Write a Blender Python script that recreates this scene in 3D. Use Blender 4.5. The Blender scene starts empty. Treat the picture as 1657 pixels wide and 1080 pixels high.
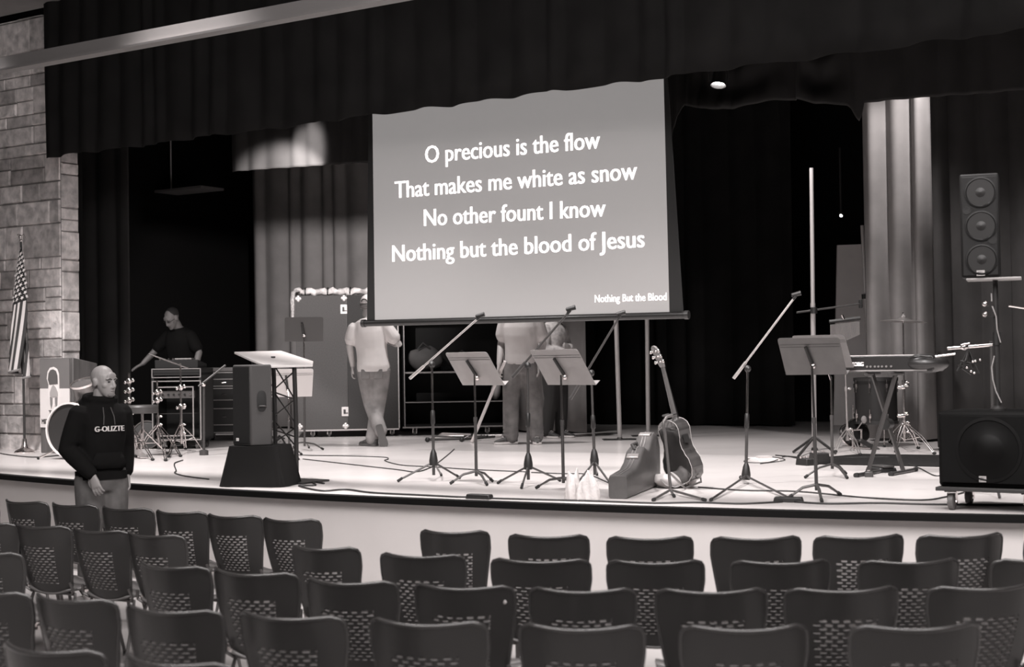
import bpy, bmesh, math, random
from mathutils import Vector, Matrix
random.seed(7)
C = bpy.context.scene.collection
R = math.radians
PI = math.pi
# ------------------------------------------------------------------ camera
CAMZ = 1.75            # eye height of the photographer
ST = 0.77              # stage height
FPX = 2350.0
cd = bpy.data.cameras.new('camera')
cam = bpy.data.objects.new('camera', cd)
C.objects.link(cam)
cd.sensor_width = 36.0
cd.sensor_fit = 'HORIZONTAL'
cd.lens = FPX*36/1657
cd.clip_start = 0.05
cd.clip_end = 200
cd.dof.use_dof = True
cd.dof.focus_distance = 13.0
cd.dof.aperture_fstop = 2.8
CR = Matrix.Rotation(PI/2+math.atan(45/FPX), 3, 'X') @ Matrix.Rotation(-0.015, 3, 'Z')
cam.matrix_world = Matrix.Translation((0, 0, CAMZ)) @ CR.to_4x4()
bpy.context.scene.camera = cam
# the hall's own directions: U runs along the stage (left to right), N runs upstage
TH = R(32.4)
U = Vector((math.cos(TH), -math.sin(TH), 0))
N = Vector((math.sin(TH), math.cos(TH), 0))
YAW = -TH
CP = Vector((0, 0, CAMZ))
def ray(x, y): return CR @ Vector(((x-828.5)/FPX, -(y-540)/FPX, -1.0))
def P(x, y, z=ST):          # point of a level surface
    r = ray(x, y); return CP + r*((z-CAMZ)/r.z)
def D(x, y, Y):             # point at a distance into the hall
    r = ray(x, y); return CP + r*(Y/r.y)
def T(x, y, t):             # point of an upright plane parallel to the stage front
    r = ray(x, y); return CP + r*(t/(r.dot(N)))
def st(s, t, z=0.0): return U*s + N*t + Vector((0, 0, z))
def ss(x, t, y=560): return T(x, y, t).dot(U)
# ------------------------------------------------------------------ world, lights, exposure
sc = bpy.context.scene
sc.view_settings.view_transform = 'Standard'
sc.view_settings.look = 'None'
sc.view_settings.gamma = 1
sc.view_settings.use_curve_mapping = False
sc.view_settings.exposure = 0.1
w = bpy.data.worlds.new('world'); sc.world = w
w.use_nodes = True
w.node_tree.nodes['Background'].inputs[0].default_value = (1, .96, .95, 1)
w.node_tree.nodes['Background'].inputs[1].default_value = 0.02
LC = (1, .955, .945)
def area(name, loc, target, sx, sy, power, spread=180):
    l = bpy.data.lights.new(name, 'AREA'); l.shape = 'RECTANGLE'; l.size = sx; l.size_y = sy
    l.energy = power; l.color = LC; l.spread = R(spread)
    o = bpy.data.objects.new(name, l); C.objects.link(o); o.location = loc
    o.rotation_euler = (Vector(target)-Vector(loc)).to_track_quat('-Z', 'Y').to_euler()
    return o
def spot(name, loc, target, power, angle, blend=0.3, r=0.06):
    l = bpy.data.lights.new(name, 'SPOT'); l.energy = power; l.color = LC
    l.spot_size = R(angle); l.spot_blend = blend; l.shadow_soft_size = r
    o = bpy.data.objects.new(name, l); C.objects.link(o); o.location = loc
    o.rotation_euler = (Vector(target)-Vector(loc)).to_track_quat('-Z', 'Y').to_euler()
    return o
# house lights over the audience, the downlights over the apron and the work lights behind the valance
area('house_light', (0.0, 2.6, 5.9), (0.0, 5.2, 0), 10, 1.6, 620, 170)
area('house_light', (0.0, 5.5, 5.9), (0.0, 7.4, 0), 10, 1.2, 860, 170)
for s, pw in ((-12.2, 1750), (-9.0, 1380), (-6.2, 1320), (-3.4, 980), (-.8, 600)):
    spot('apron_downlight', st(s, 8.9, 5.85), st(s+.25, 10.2, ST), pw, 78, .8, .12)
for i, s in enumerate((-9.6, -5.6, -2.2)):
    spot('stage_downlight', st(s, 13.75, 5.2), st(s+.3, 14.0, ST), 620, 96, .7, .1)
spot('curtain_wash', st(-10.75, 12.2, 4.18), st(-14.4, 17, 2.2), 900, 62, .5, .05)
spot('border_light', st(ss(492, 12.35)-.3, 12.35, 5.3), T(497, 262, 13.2), 800, 31, .9, .05)
spot('side_curtain_wash', st(ss(1452, 15.6)+.75, 15.2, 5.35), st(ss(1456, 16.5), 16.5, 4.0), 330, 48, .8, .05)
# ------------------------------------------------------------------ materials
MATS = {}
TINT = (1.0, .945, .93)
def mat(name, v, rough=.6, metal=0.0, noise=0.0, scale=8.0, bump=0.0, bscale=60.0, emit=0.0, spec=.5, stretch=None, tint=TINT, coat=0.0):
    if name in MATS: return MATS[name]
    m = bpy.data.materials.new(name); m.use_nodes = True
    nt = m.node_tree; b = nt.nodes['Principled BSDF']
    col = (v*tint[0], v*tint[1], v*tint[2], 1)
    b.inputs['Base Color'].default_value = col
    b.inputs['Roughness'].default_value = rough
    b.inputs['Metallic'].default_value = metal
    b.inputs['Specular IOR Level'].default_value = spec
    if coat: b.inputs['Coat Weight'].default_value = coat
    if noise or bump:
        tc = nt.nodes.new('ShaderNodeTexCoord')
        mp = nt.nodes.new('ShaderNodeMapping'); nt.links.new(tc.outputs['Object'], mp.inputs[0])
        if stretch: mp.inputs['Scale'].default_value = stretch
    if noise:
        n = nt.nodes.new('ShaderNodeTexNoise'); n.inputs['Scale'].default_value = scale; n.inputs['Detail'].default_value = 5
        nt.links.new(mp.outputs[0], n.inputs['Vector'])
        r = nt.nodes.new('ShaderNodeValToRGB')
        r.color_ramp.elements[0].position = .3; r.color_ramp.elements[1].position = .7
        lo, hi = v*(1-noise), v*(1+noise)
        r.color_ramp.elements[0].color = (lo*tint[0], lo*tint[1], lo*tint[2], 1)
        r.color_ramp.elements[1].color = (hi*tint[0], hi*tint[1], hi*tint[2], 1)
        nt.links.new(n.outputs[0], r.inputs[0]); nt.links.new(r.outputs[0], b.inputs['Base Color'])
    if bump:
        n2 = nt.nodes.new('ShaderNodeTexNoise'); n2.inputs['Scale'].default_value = bscale; n2.inputs['Detail'].default_value = 4
        nt.links.new(mp.outputs[0], n2.inputs['Vector'])
        bp = nt.nodes.new('ShaderNodeBump'); bp.inputs['Strength'].default_value = bump; bp.inputs['Distance'].default_value = .02
        nt.links.new(n2.outputs[0], bp.inputs['Height']); nt.links.new(bp.outputs[0], b.inputs['Normal'])
    if emit:
        b.inputs['Emission Color'].default_value = (1, .96, .95, 1); b.inputs['Emission Strength'].default_value = emit
    MATS[name] = m
    return m
black_metal = mat('black_metal', .02, .38, spec=.6)
dark_metal = mat('dark_grey_metal', .06, .4, .3)
chrome = mat('chrome', .75, .16, 1.0)
alu = mat('brushed_aluminium', .55, .34, .8)
black_plastic = mat('black_plastic', .014, .45)
rubber = mat('rubber', .012, .8)
pole_grey = mat('grey_painted_tube', .42, .4, .2)
cable_m = mat('cable_rubber', .015, .5)
white_m = mat('white_paint', .75, .5)
# ------------------------------------------------------------------ mesh builder
class MB:
    def __init__(self): self.v = []; self.f = []
    def add(self, vs, fs, M=None):
        o = len(self.v)
        for p in vs: self.v.append((M @ Vector(p)) if M is not None else Vector(p))
        for f in fs: self.f.append(tuple(i+o for i in f))
        return self
    def box(self, c, d, M=None, taper=(1, 1)):
        x, y, z = c; a, b, e = d[0]/2, d[1]/2, d[2]/2; tx, ty = taper
        vs = [(x-a, y-b, z-e), (x+a, y-b, z-e), (x+a, y+b, z-e), (x-a, y+b, z-e),
              (x-a*tx, y-b*ty, z+e), (x+a*tx, y-b*ty, z+e), (x+a*tx, y+b*ty, z+e), (x-a*tx, y+b*ty, z+e)]
        return self.add(vs, [(3, 2, 1, 0), (4, 5, 6, 7), (0, 1, 5, 4), (1, 2, 6, 5), (2, 3, 7, 6), (3, 0, 4, 7)], M)
    def loft(self, rings, cap=True, closed=False, M=None):
        n = len(rings[0]); vs = [p for r in rings for p in r]; fs = []
        k = len(rings)
        for i in range(k if closed else k-1):
            a, b = i*n, ((i+1) % k)*n
            for j in range(n): fs.append((a+j, a+(j+1) % n, b+(j+1) % n, b+j))
        if cap and not closed:
            fs.append(tuple(range(n-1, -1, -1))); fs.append(tuple((k-1)*n+j for j in range(n)))
        return self.add(vs, fs, M)
    def tube(self, pts, r, n=10, M=None, closed=False, squash=1.0):
        pts = [Vector(p) for p in pts]; k = len(pts)
        rs = r if isinstance(r, (list, tuple)) else [r]*k
        rings = []; prev = None
        for i in range(k):
            if closed: d = pts[(i+1) % k]-pts[i-1]
            else: d = (pts[min(i+1, k-1)]-pts[max(i-1, 0)])
            if d.length < 1e-9: d = Vector((0, 0, 1))
            d.normalize()
            if prev is None:
                a = Vector((0, 0, 1)) if abs(d.z) < .9 else Vector((0, 1, 0))
                x = a.cross(d).normalized()
            else:
                x = prev - d*prev.dot(d)
                x = x.normalized() if x.length > 1e-6 else d.orthogonal().normalized()
            prev = x; yv = d.cross(x)
            rings.append([pts[i]+x*(rs[i]*math.cos(2*PI*j/n))+yv*(rs[i]*squash*math.sin(2*PI*j/n)) for j in range(n)])
        return self.loft(rings, True, closed, M)
    def cyl(self, p0, p1, r0, r1=None, n=14, M=None): return self.tube([p0, p1], [r0, r0 if r1 is None else r1], n, M)
    def lathe(self, prof, n=24, M=None, c=(0, 0, 0), ring=False):
        rings = [[(c[0]+r*math.cos(2*PI*j/n), c[1]+r*math.sin(2*PI*j/n), c[2]+z) for j in range(n)] for r, z in prof]
        return self.loft(rings, True, ring, M)
    def prism(self, out, y0, y1, M=None):   # outline in x,z ; extruded along y
        n = len(out); vs = [(x, y0, z) for x, z in out]+[(x, y1, z) for x, z in out]
        fs = [tuple(range(n)), tuple(range(2*n-1, n-1, -1))]+[(j, n+j, n+(j+1) % n, (j+1) % n) for j in range(n)]
        return self.add(vs, fs, M)
    def ell(self, c, r, n=14, m=9, M=None):
        rx, ry, rz = (r, r, r) if not isinstance(r, (tuple, list)) else r
        rings = []
        for i in range(m+1):
            a = -PI/2+PI*i/m; q = max(math.cos(a), .02)
            rings.append([(c[0]+rx*q*math.cos(2*PI*j/n), c[1]+ry*q*math.sin(2*PI*j/n), c[2]+rz*math.sin(a)) for j in range(n)])
        return self.loft(rings, True, False, M)
    def build(self, name, m, parent=None, smooth=40, bevel=0.0, solid=0.0, remesh=0.0, sub=0, off=None, smoothmod=0):
        me = bpy.data.meshes.new(name)
        off = Vector(off) if off is not None else None
        me.from_pydata([tuple(p-off) if off is not None else tuple(p) for p in self.v], [], self.f); me.update()
        if isinstance(m, (list, tuple)):
            for q in m: me.materials.append(q)
        else: me.materials.append(m)
        bm = bmesh.new(); bm.from_mesh(me); bmesh.ops.recalc_face_normals(bm, faces=bm.faces); bm.to_mesh(me); bm.free()
        if smooth:
            me.shade_smooth()
            if smooth < 180: me.set_sharp_from_angle(angle=R(smooth))
        o = bpy.data.objects.new(name, me); C.objects.link(o)
        if parent is not None: o.parent = parent
        if remesh:
            q = o.modifiers.new('remesh', 'REMESH'); q.mode = 'VOXEL'; q.voxel_size = remesh; q.use_smooth_shade = True
            if smoothmod:
                q = o.modifiers.new('smooth', 'SMOOTH'); q.iterations = smoothmod; q.factor = .5
        if solid:
            q = o.modifiers.new('solid', 'SOLIDIFY'); q.thickness = solid; q.offset = 0
        if bevel:
            q = o.modifiers.new('bevel', 'BEVEL'); q.width = bevel; q.segments = 2; q.limit_method = 'ANGLE'; q.angle_limit = R(35)
        if sub:
            q = o.modifiers.new('sub', 'SUBSURF'); q.levels = sub; q.render_levels = sub
        return o
def tag(o, label=None, cat=None, group=None, kind=None):
    if label: o['label'] = label
    if cat: o['category'] = cat
    if group: o['group'] = group
    if kind: o['kind'] = kind
    return o
def thing(name, label, cat, loc=(0, 0, 0), rz=0.0, group=None):
    o = bpy.data.objects.new(name, None); C.objects.link(o); o.empty_display_size = .1
    o.location = loc; o.rotation_euler = (0, 0, rz)
    return tag(o, label, cat, group)
def children(o): return [c for c in C.objects if c.parent == o]
def struct(o): o['kind'] = 'structure'; return o
def lettering(body, m, parent, p0, p1, normal_off, height=None, name='lettering', bold=.0, up=Vector((0, 0, 1)), basew=None):
    """letters whose baseline runs from p0 to p1 (in the parent's frame, or the world)"""
    cu = bpy.data.curves.new(name, 'FONT'); cu.body = body; cu.size = 1; cu.extrude = .002; 
    cu.resolution_u = 3
    o = bpy.data.objects.new(name, cu); C.objects.link(o)
    bpy.context.view_layer.update()
    dg = bpy.context.evaluated_depsgraph_get()
    me = bpy.data.meshes.new_from_object(o.evaluated_get(dg))
    bpy.data.objects.remove(o)
    xs = [v.co.x for v in me.vertices]; ys = [v.co.y for v in me.vertices]
    x0, x1 = min(xs), max(xs); caph = .73
    d = p1-p0; L = d.length; d.normalize(); nrm = d.cross(up).normalized(); upv = nrm.cross(d)*-1
    upv = up - d*up.dot(d); upv.normalize()
    sy = height/caph
    for v in me.vertices:
        x, y, z = v.co
        v.co = p0 + d*((x-x0)/(x1-x0)*L) + upv*(y*sy) + normal_off*(1+z*20)
    if bold:                                  # a heavier cut: the strokes are laid three times side by side
        vs = [v.co.copy() for v in me.vertices]; fs = [tuple(p.vertices) for p in me.polygons]; k = len(vs); av, af = [], []
        for i, dx in enumerate((-bold, 0.0, bold)):
            av += [tuple(c+d*dx+normal_off*(.02*i)) for c in vs]; af += [tuple(j+i*k for j in f) for f in fs]
        me = bpy.data.meshes.new(name); me.from_pydata(av, [], af)
    me.materials.append(m); me.update()
    q = bpy.data.objects.new(name, me); C.objects.link(q)
    if parent is not None: q.parent = parent
    return q
# ================================================================== THE SETTING
floor_m = mat('hall_floor', .30, .55, noise=.10, scale=1.3, bump=.05)
stage_m = mat('stage_boards', .62, .22, noise=.05, scale=1.5, spec=.45)
apron_m = mat('apron_paint', .56, .6, noise=.03, scale=2)
trim_m = mat('black_nosing', .004, .6, spec=.15)
ceil_m = mat('ceiling_tile', .20, .9, noise=.06, scale=6)
beam_m = mat('painted_beam', .17, .55)
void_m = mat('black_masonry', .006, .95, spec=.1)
b = MB(); b.add([(-16, -4, 0), (12, -4, 0), (12, 24, 0), (-16, 24, 0)], [(0, 1, 2, 3)])
struct(b.build('floor', floor_m))
# stage deck: a bowed front edge, flat behind
RAD, S0, T0 = 21.0, -7.2, 8.45
def edge(s, dt=0.0): return T0 + dt + (RAD - math.sqrt(RAD*RAD-(s-S0)**2))
ES = [-19+i*.4 for i in range(64)]
b = MB(); top = [st(s, edge(s), ST) for s in ES]; bot = [st(s, edge(s), ST-.05) for s in ES]
back = [st(s, 21.2, ST) for s in ES]; n = len(ES)
for i in range(n-1):
    b.add([top[i], top[i+1], back[i+1], back[i]], [(0, 1, 2, 3)])
struct(b.build('stage_floor', stage_m, smooth=0))
b = MB()
for i in range(n-1):
    a0, a1 = ES[i], ES[i+1]
    b.add([st(a0, edge(a0, .06), 0), st(a1, edge(a1, .06), 0), st(a1, edge(a1, .06), ST-.002), st(a0, edge(a0, .06), ST-.002)], [(0, 1, 2, 3)])
struct(b.build('wall_stage_front', apron_m))
b = MB()
prof = [(-.012, -.045), (-.012, .0), (.0, .006), (.02, .006), (.07, .001), (.07, -.045)]
b.loft([[st(s, edge(s, p[0]), ST+p[1]) for p in prof] for s in ES])
struct(b.build('trim_1', trim_m))
# stone wall left of the stage, laid in random ashlar
WT = 11.68; PX0 = ss(100.5, WT)
def stone_wall():
    nt_m = bpy.data.materials.new('ashlar_stone'); nt_m.use_nodes = True; nt = nt_m.node_tree
    bs = nt.nodes['Principled BSDF']; bs.inputs['Roughness'].default_value = .9
    at = nt.nodes.new('ShaderNodeAttribute'); at.attribute_name = 'tone'
    tc = nt.nodes.new('ShaderNodeTexCoord'); nz = nt.nodes.new('ShaderNodeTexNoise')
    nz.inputs['Scale'].default_value = 9; nz.inputs['Detail'].default_value = 7
    nt.links.new(tc.outputs['Object'], nz.inputs['Vector'])
    mx = nt.nodes.new('ShaderNodeMix'); mx.data_type = 'RGBA'; mx.blend_type = 'MULTIPLY'; mx.inputs[0].default_value = .6
    rp = nt.nodes.new('ShaderNodeValToRGB'); rp.color_ramp.elements[0].position = .3; rp.color_ramp.elements[1].position = .65
    rp.color_ramp.elements[0].color = (.35, .34, .335, 1); rp.color_ramp.elements[1].color = (1.2, 1.16, 1.15, 1)
    nt.links.new(nz.outputs[0], rp.inputs[0])
    nt.links.new(at.outputs['Color'], mx.inputs[6]); nt.links.new(rp.outputs[0], mx.inputs[7]); nt.links.new(mx.outputs[2], bs.inputs['Base Color'])
    bp = nt.nodes.new('ShaderNodeBump'); bp.inputs['Strength'].default_value = .8; bp.inputs['Distance'].default_value = .03
    nt.links.new(nz.outputs[0], bp.inputs['Height']); nt.links.new(bp.outputs[0], bs.inputs['Normal'])
    rnd = random.Random(5); vs, fs, tones = [], [], []
    def stone(o, ax, nr, x0, x1, z0, z1, tone):
        g = .006; d = .008+rnd.random()*.022; e = .010; k = len(vs)
        for (dx, q) in ((g, 0.0), (g+e, d)):
            for (x, z) in ((x0+dx, z0+dx), (x1-dx, z0+dx), (x1-dx, z1-dx), (x0+dx, z1-dx)):
                vs.append(o+ax*x+nr*q+Vector((0, 0, z)))
        for f in ((4, 5, 6, 7), (0, 1, 5, 4), (1, 2, 6, 5), (2, 3, 7, 6), (3, 0, 4, 7)):
            fs.append(tuple(k+i for i in f)); tones.append(tone)
    def lay(o, ax, nr, L, H0, H1):
        k = len(vs)
        for (x, z) in ((0, H0), (L, H0), (L, H1), (0, H1)): vs.append(o+ax*x+Vector((0, 0, z)))
        fs.append((k, k+1, k+2, k+3)); tones.append(.26)
        z = H0
        while z < H1-.01:
            h = min(rnd.choice((.14, .22, .28, .34, .40)), H1-z); x = 0.0
            while x < L-.001:
                wd = rnd.uniform(.26, .7)
                if L-x-wd < .15: wd = L-x
                wd = min(wd, L-x); t = rnd.choice((.52, .6, .66, .72, .78, .86, .95))
                if h > .25 and rnd.random() < .35:
                    c = h*rnd.uniform(.35, .6)
                    stone(o, ax, nr, x, x+wd, z, z+c, t); stone(o, ax, nr, x, x+wd, z+c, z+h, rnd.choice((.55, .65, .75, .9)))
                else: stone(o, ax, nr, x, x+wd, z, z+h, t)
                x += wd
            z += h
    lay(st(PX0-7.0, WT), U, -N, 7.0, 0, 6.0)
    lay(st(PX0, WT), N, U, .26, 0, 6.0)
    me = bpy.data.meshes.new('wall_left'); me.from_pydata([tuple(v) for v in vs], [], fs)
    ca = me.color_attributes.new('tone', 'FLOAT_COLOR', 'CORNER')
    for p in me.polygons:
        for li in p.loop_indices:
            q = tones[p.index]; ca.data[li].color = (q, q*.955, q*.945, 1)
    me.materials.append(nt_m); me.update()
    o = bpy.data.objects.new('wall_left', me); C.objects.link(o); return struct(o)
stone_wall()
# black masonry around the stage
def wallq(name, a, bb, z0, z1, m):
    b = MB(); b.add([Vector((a.x, a.y, z0)), Vector((bb.x, bb.y, z0)), Vector((bb.x, bb.y, z1)), Vector((a.x, a.y, z1))], [(0, 1, 2, 3)])
    return struct(b.build(name, m, smooth=0))
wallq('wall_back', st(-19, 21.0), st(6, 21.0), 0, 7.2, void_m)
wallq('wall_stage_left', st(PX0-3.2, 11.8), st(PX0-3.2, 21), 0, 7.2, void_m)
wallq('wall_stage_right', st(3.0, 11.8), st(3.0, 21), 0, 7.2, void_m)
b = MB(); b.box((0, 0, 0), (3.2, .06, 6.0)); o = b.build('wall_wing', void_m); struct(o)
o.location = st(PX0-1.6, 11.98, 3.0); o.rotation_euler = (0, 0, YAW)
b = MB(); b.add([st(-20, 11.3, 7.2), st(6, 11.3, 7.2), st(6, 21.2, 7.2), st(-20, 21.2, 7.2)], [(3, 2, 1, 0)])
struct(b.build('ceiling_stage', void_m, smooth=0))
b = MB(); b.add([(-18, -4, 6.0), (14, -4, 6.0), (14, 20, 6.0), (-18, 20, 6.0)], [(3, 2, 1, 0)])
# the house ceiling stops at the proscenium
b = MB(); b.add([st(-24, -8, 6.0), st(10, -8, 6.0), st(10, 11.45, 6.0), st(-24, 11.45, 6.0)], [(3, 2, 1, 0)])
struct(b.build('ceiling', ceil_m, smooth=0))
b = MB(); b.box((0, 0, 0), (26, .16, 1.25)); o = b.build('wall_proscenium', void_m, smooth=0); struct(o)
o.location = st(-1.6+.8, 11.80, 6.62); o.rotation_euler = (0, 0, YAW)
# painted soffit beam crossing in front of the proscenium
za = D(0, 101, T(0, 110, 9.0).y).z; zb = T(0, 120, 9.0).z
b = MB(); b.box((0, 0, .0), (24, .05, .125)); b.box((0, -.02, -.07), (24, .12, .02))
o = b.build('trim_2', beam_m, smooth=0); struct(o)
o.location = (T(300, 64, 9.0)+Vector((0, 0, .078))); o.rotation_euler = (0, 0, YAW)
b = MB(); b.box((0, 0, 0), (.5, .3, 2.2)); o = b.build('wall_return', mat('lit_stone_pale', .5, .7), smooth=0); struct(o)  # lit stone pilaster; the light on it is put into a pale colour
q = P(6, 733); o.location = q+Vector((0, 0, 1.1))-U*.27-N*.35; o.rotation_euler = (0, 0, YAW)

# ================================================================== CURTAINS
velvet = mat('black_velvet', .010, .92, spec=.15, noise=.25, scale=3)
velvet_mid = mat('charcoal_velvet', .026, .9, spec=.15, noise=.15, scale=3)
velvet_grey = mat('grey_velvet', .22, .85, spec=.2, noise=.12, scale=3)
def folds(L, sp, rnd, ds=.02, sharp=1.0):
    """fold depth along a curtain of length L, pleats of about sp"""
    ph = []; x = 0.0; n = int(L/ds)+1; xs = [L*i/(n-1) for i in range(n)]
    marks = [0.0]
    while marks[-1] < L: marks.append(marks[-1]+sp*rnd.uniform(.55, 1.45))
    amp = [rnd.uniform(.5, 1.0) for _ in marks]; out = []; k = 0
    for x in xs:
        while k < len(marks)-2 and x > marks[k+1]: k += 1
        f = (x-marks[k])/(marks[k+1]-marks[k]); out.append(amp[k]*(math.sin(PI*f)**sharp))
    return xs, out
def curtain(name, label, s0, s1, t, zb, zt, m, sp=.3, depth=.09, seed=1, group=None, zbot=None, rows=9, extra=None, cat='curtain', sharp=1.0):
    rnd = random.Random(seed); L = s1-s0; xs, fo = folds(L, sp, rnd, .025, sharp)
    b = MB(); n = len(xs); vs = []
    for r in range(rows):
        v = r/(rows-1)
        for i, x in enumerate(xs):
            z0 = zbot(s0+x) if zbot else zb
            z = z0+(zt-z0)*v
            d = -depth*fo[i]*(1-.35*v) + .02*math.sin(x*3.1+v*2+seed)
            if extra: d += extra(s0+x, z)
            vs.append(st(s0+x, t+d, z + (0.012*math.sin(x*9+seed)*(1-v) if r == 0 and not zbot else 0)))
    fs = [(r*n+i, r*n+i+1, (r+1)*n+i+1, (r+1)*n+i) for r in range(rows-1) for i in range(n-1)]
    b.add(vs, fs); off = st((s0+s1)/2, t, zb)
    o = b.build(name, m, smooth=60, solid=.008, off=off); o.location = off
    return tag(o, label, cat, group)
# main valance: from the stone reveal to beyond the right edge
vz = T(600, 188, 11.36).z
curtain('valance', 'long black pleated valance hanging across the top of the stage opening', ss(75.5, 11.36, 250), 2.2, 11.36, vz, 6.2, velvet, .32, .07, 3, sharp=1.4)
# second border, tied up in swags between the screen and the right legs
TB = 13.2
bp = [(378, 279), (440, 273), (520, 268), (600, 264), (700, 262), (1000, 255), (1083, 300), (1086, 270), (1090, 215), (1100, 195), (1112, 172), (1135, 178), (1165, 182), (1200, 181),
      (1225, 174), (1262, 165), (1297, 163), (1330, 173), (1362, 174), (1378, 173), (1390, 193), (1396, 200), (1402, 168), (1425, 165), (1500, 158), (1657, 146), (1760, 137)]
bz = [(ss(x, TB, y), T(x, y, TB).z) for x, y in bp]
def border_z(s):
    if s <= bz[0][0]: return bz[0][1]
    for (a, za_), (c, zc) in zip(bz, bz[1:]):
        if a <= s <= c: return za_+(zc-za_)*(s-a)/max(c-a, 1e-6)
    return bz[-1][1]
sw0, sw1 = ss(1088, TB), ss(1398, TB)
k1, k2, k3 = ss(1112, TB), ss(1297, TB), ss(1390, TB)
def swag(s, z):
    if not (sw0 < s < sw1): return 0.0
    for a, c in ((k1, k2), (k2, k3)):
        if a <= s <= c:
            f = (s-a)/(c-a); h = z-border_z(s); m_ = math.sin(PI*f)**.8
            line = h - 1.1*(f-.5)**2*min(1, h*2.2)           # folds fall between the two tie points
            return -.20*m_*math.exp(-h*1.2) - .032*math.sin(line*19+.6)*m_*max(0, 1-h*.9) - .02*math.sin(f*9)
    return -.02
curtain('border_curtain', 'second black border curtain behind the valance, tied up in swags right of the screen', bz[0][0], bz[-1][0], TB, 4.0, 6.4, velvet_mid, .26, .06, 11, zbot=border_z, rows=80, extra=swag, sharp=1.6)
# legs and travellers
curtain('leg_curtain', 'tall dark leg curtain beside the stone wall at the left wing', ss(96, 12.7), ss(217, 12.7), 12.7, ST+.02, 5.6, velvet_mid, .3, .1, 5)
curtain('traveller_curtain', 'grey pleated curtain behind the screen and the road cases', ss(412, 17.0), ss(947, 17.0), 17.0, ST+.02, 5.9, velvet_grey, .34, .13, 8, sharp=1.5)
curtain('backdrop_curtain', 'black backdrop curtain behind the guitar, right of the screen', ss(930, 19.4), ss(1288, 19.4), 19.4, ST+.02, 6.4, velvet, .35, .1, 12)
curtain('backdrop_curtain', 'deep black backdrop curtain at the far left behind the equipment racks', ss(180, 19.6), ss(560, 19.6), 19.6, ST+.02, 6.4, mat('dead_black_cloth', .004, .95, spec=.05), .5, .08, 14)
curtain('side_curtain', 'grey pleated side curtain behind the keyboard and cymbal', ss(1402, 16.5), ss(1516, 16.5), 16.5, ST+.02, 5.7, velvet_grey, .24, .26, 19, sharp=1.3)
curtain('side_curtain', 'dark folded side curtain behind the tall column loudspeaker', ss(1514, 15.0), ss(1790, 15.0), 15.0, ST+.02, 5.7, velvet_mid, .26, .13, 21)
# ================================================================== PROJECTION SCREEN
SA = R(27.5); SU = Vector((math.cos(SA), -math.sin(SA), 0)); SN = Vector((math.sin(SA), math.cos(SA), 0))
SO = Vector((.1, 14.4, 0))
def SP(x, y, off=0.0):
    r = ray(x, y); return CP + r*((SO-CP).dot(SN)/r.dot(SN)) - SN*off
scr = thing('projection_screen', 'large pull-down projection screen showing white song lyrics', 'projection screen', SP(845, 517))
so = scr.location.copy()
M4 = None
bl, br = SP(594, 521), SP(1106, 508); tl = SP(598, 185); tr = SP(1077, 125)
topz = 5.0
fab = mat('screen_black_border', .01, .8)
b = MB(); w2 = [bl, br, Vector((br.x, br.y, topz)), Vector((tl.x, tl.y, topz))]
w2[2] = SP(1075, 100); w2[2].z = topz; w2[2].x, w2[2].y = (SP(1075, 100)).x, (SP(1075, 100)).y
b.add([p-so for p in w2]+[p-so+SN*.006 for p in w2], [(0, 1, 2, 3), (7, 6, 5, 4), (0, 4, 5, 1), (1, 5, 6, 2), (2, 6, 7, 3), (3, 7, 4, 0)])
b.build('screen_fabric', fab, scr, smooth=0)
img = mat('projected_field', .20, .8, emit=.20)
def up_to(x0, y0, x1, y1, z):   # continue an edge of the picture upwards behind the valance
    a, c = SP(x0, y0, .004), SP(x1, y1, .004); f = (z-a.z)/(c.z-a.z); return a+(c-a)*f
q = [SP(607, 520, .004), SP(1083.5, 505, .004), up_to(1083.5, 505, 1074, 128, 4.7), up_to(607, 520, 603, 188, 4.7)]
b = MB(); b.add([p-so for p in q]+[p-so+SN*.003 for p in q], [(0, 1, 2, 3), (7, 6, 5, 4), (0, 4, 5, 1), (1, 5, 6, 2), (2, 6, 7, 3), (3, 7, 4, 0)])
b.build('image_area', img, scr, smooth=0)
ltr = mat('projected_letters', .8, .8, emit=1.3)
for body, x0, y0, x1, y1, hh in (('O precious is the flow', 689, 264, 971, 240, .168), ('That makes me white as snow', 640, 321, 1031, 290, .168),
        ('No other fount I know', 687, 366, 980, 350, .165), ('Nothing but the blood of Jesus', 636, 424, 1043, 400, .165), ('Nothing But the Blood', 963, 489.5, 1079, 486, .068)):
    lettering(body, ltr, scr, SP(x0, y0, .004)-so, SP(x1, y1, .004)-so, -SN*.003, hh*1.1, bold=.0045 if hh > .1 else .0014)
b = MB(); a, c = SP(590, 523.5), SP(1110, 510); b.cyl(a-so, c-so, .034, n=16)
bar = b.build('bottom_bar', mat('bar_black', .012, .35), scr)
for e, dd in ((a, -1), (c, 1)):
    m2 = MB(); m2.cyl(e-so-SU*.01*dd, e-so+SU*.03*dd, .041, n=16); m2.build('end_cap', black_metal, bar)
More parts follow.
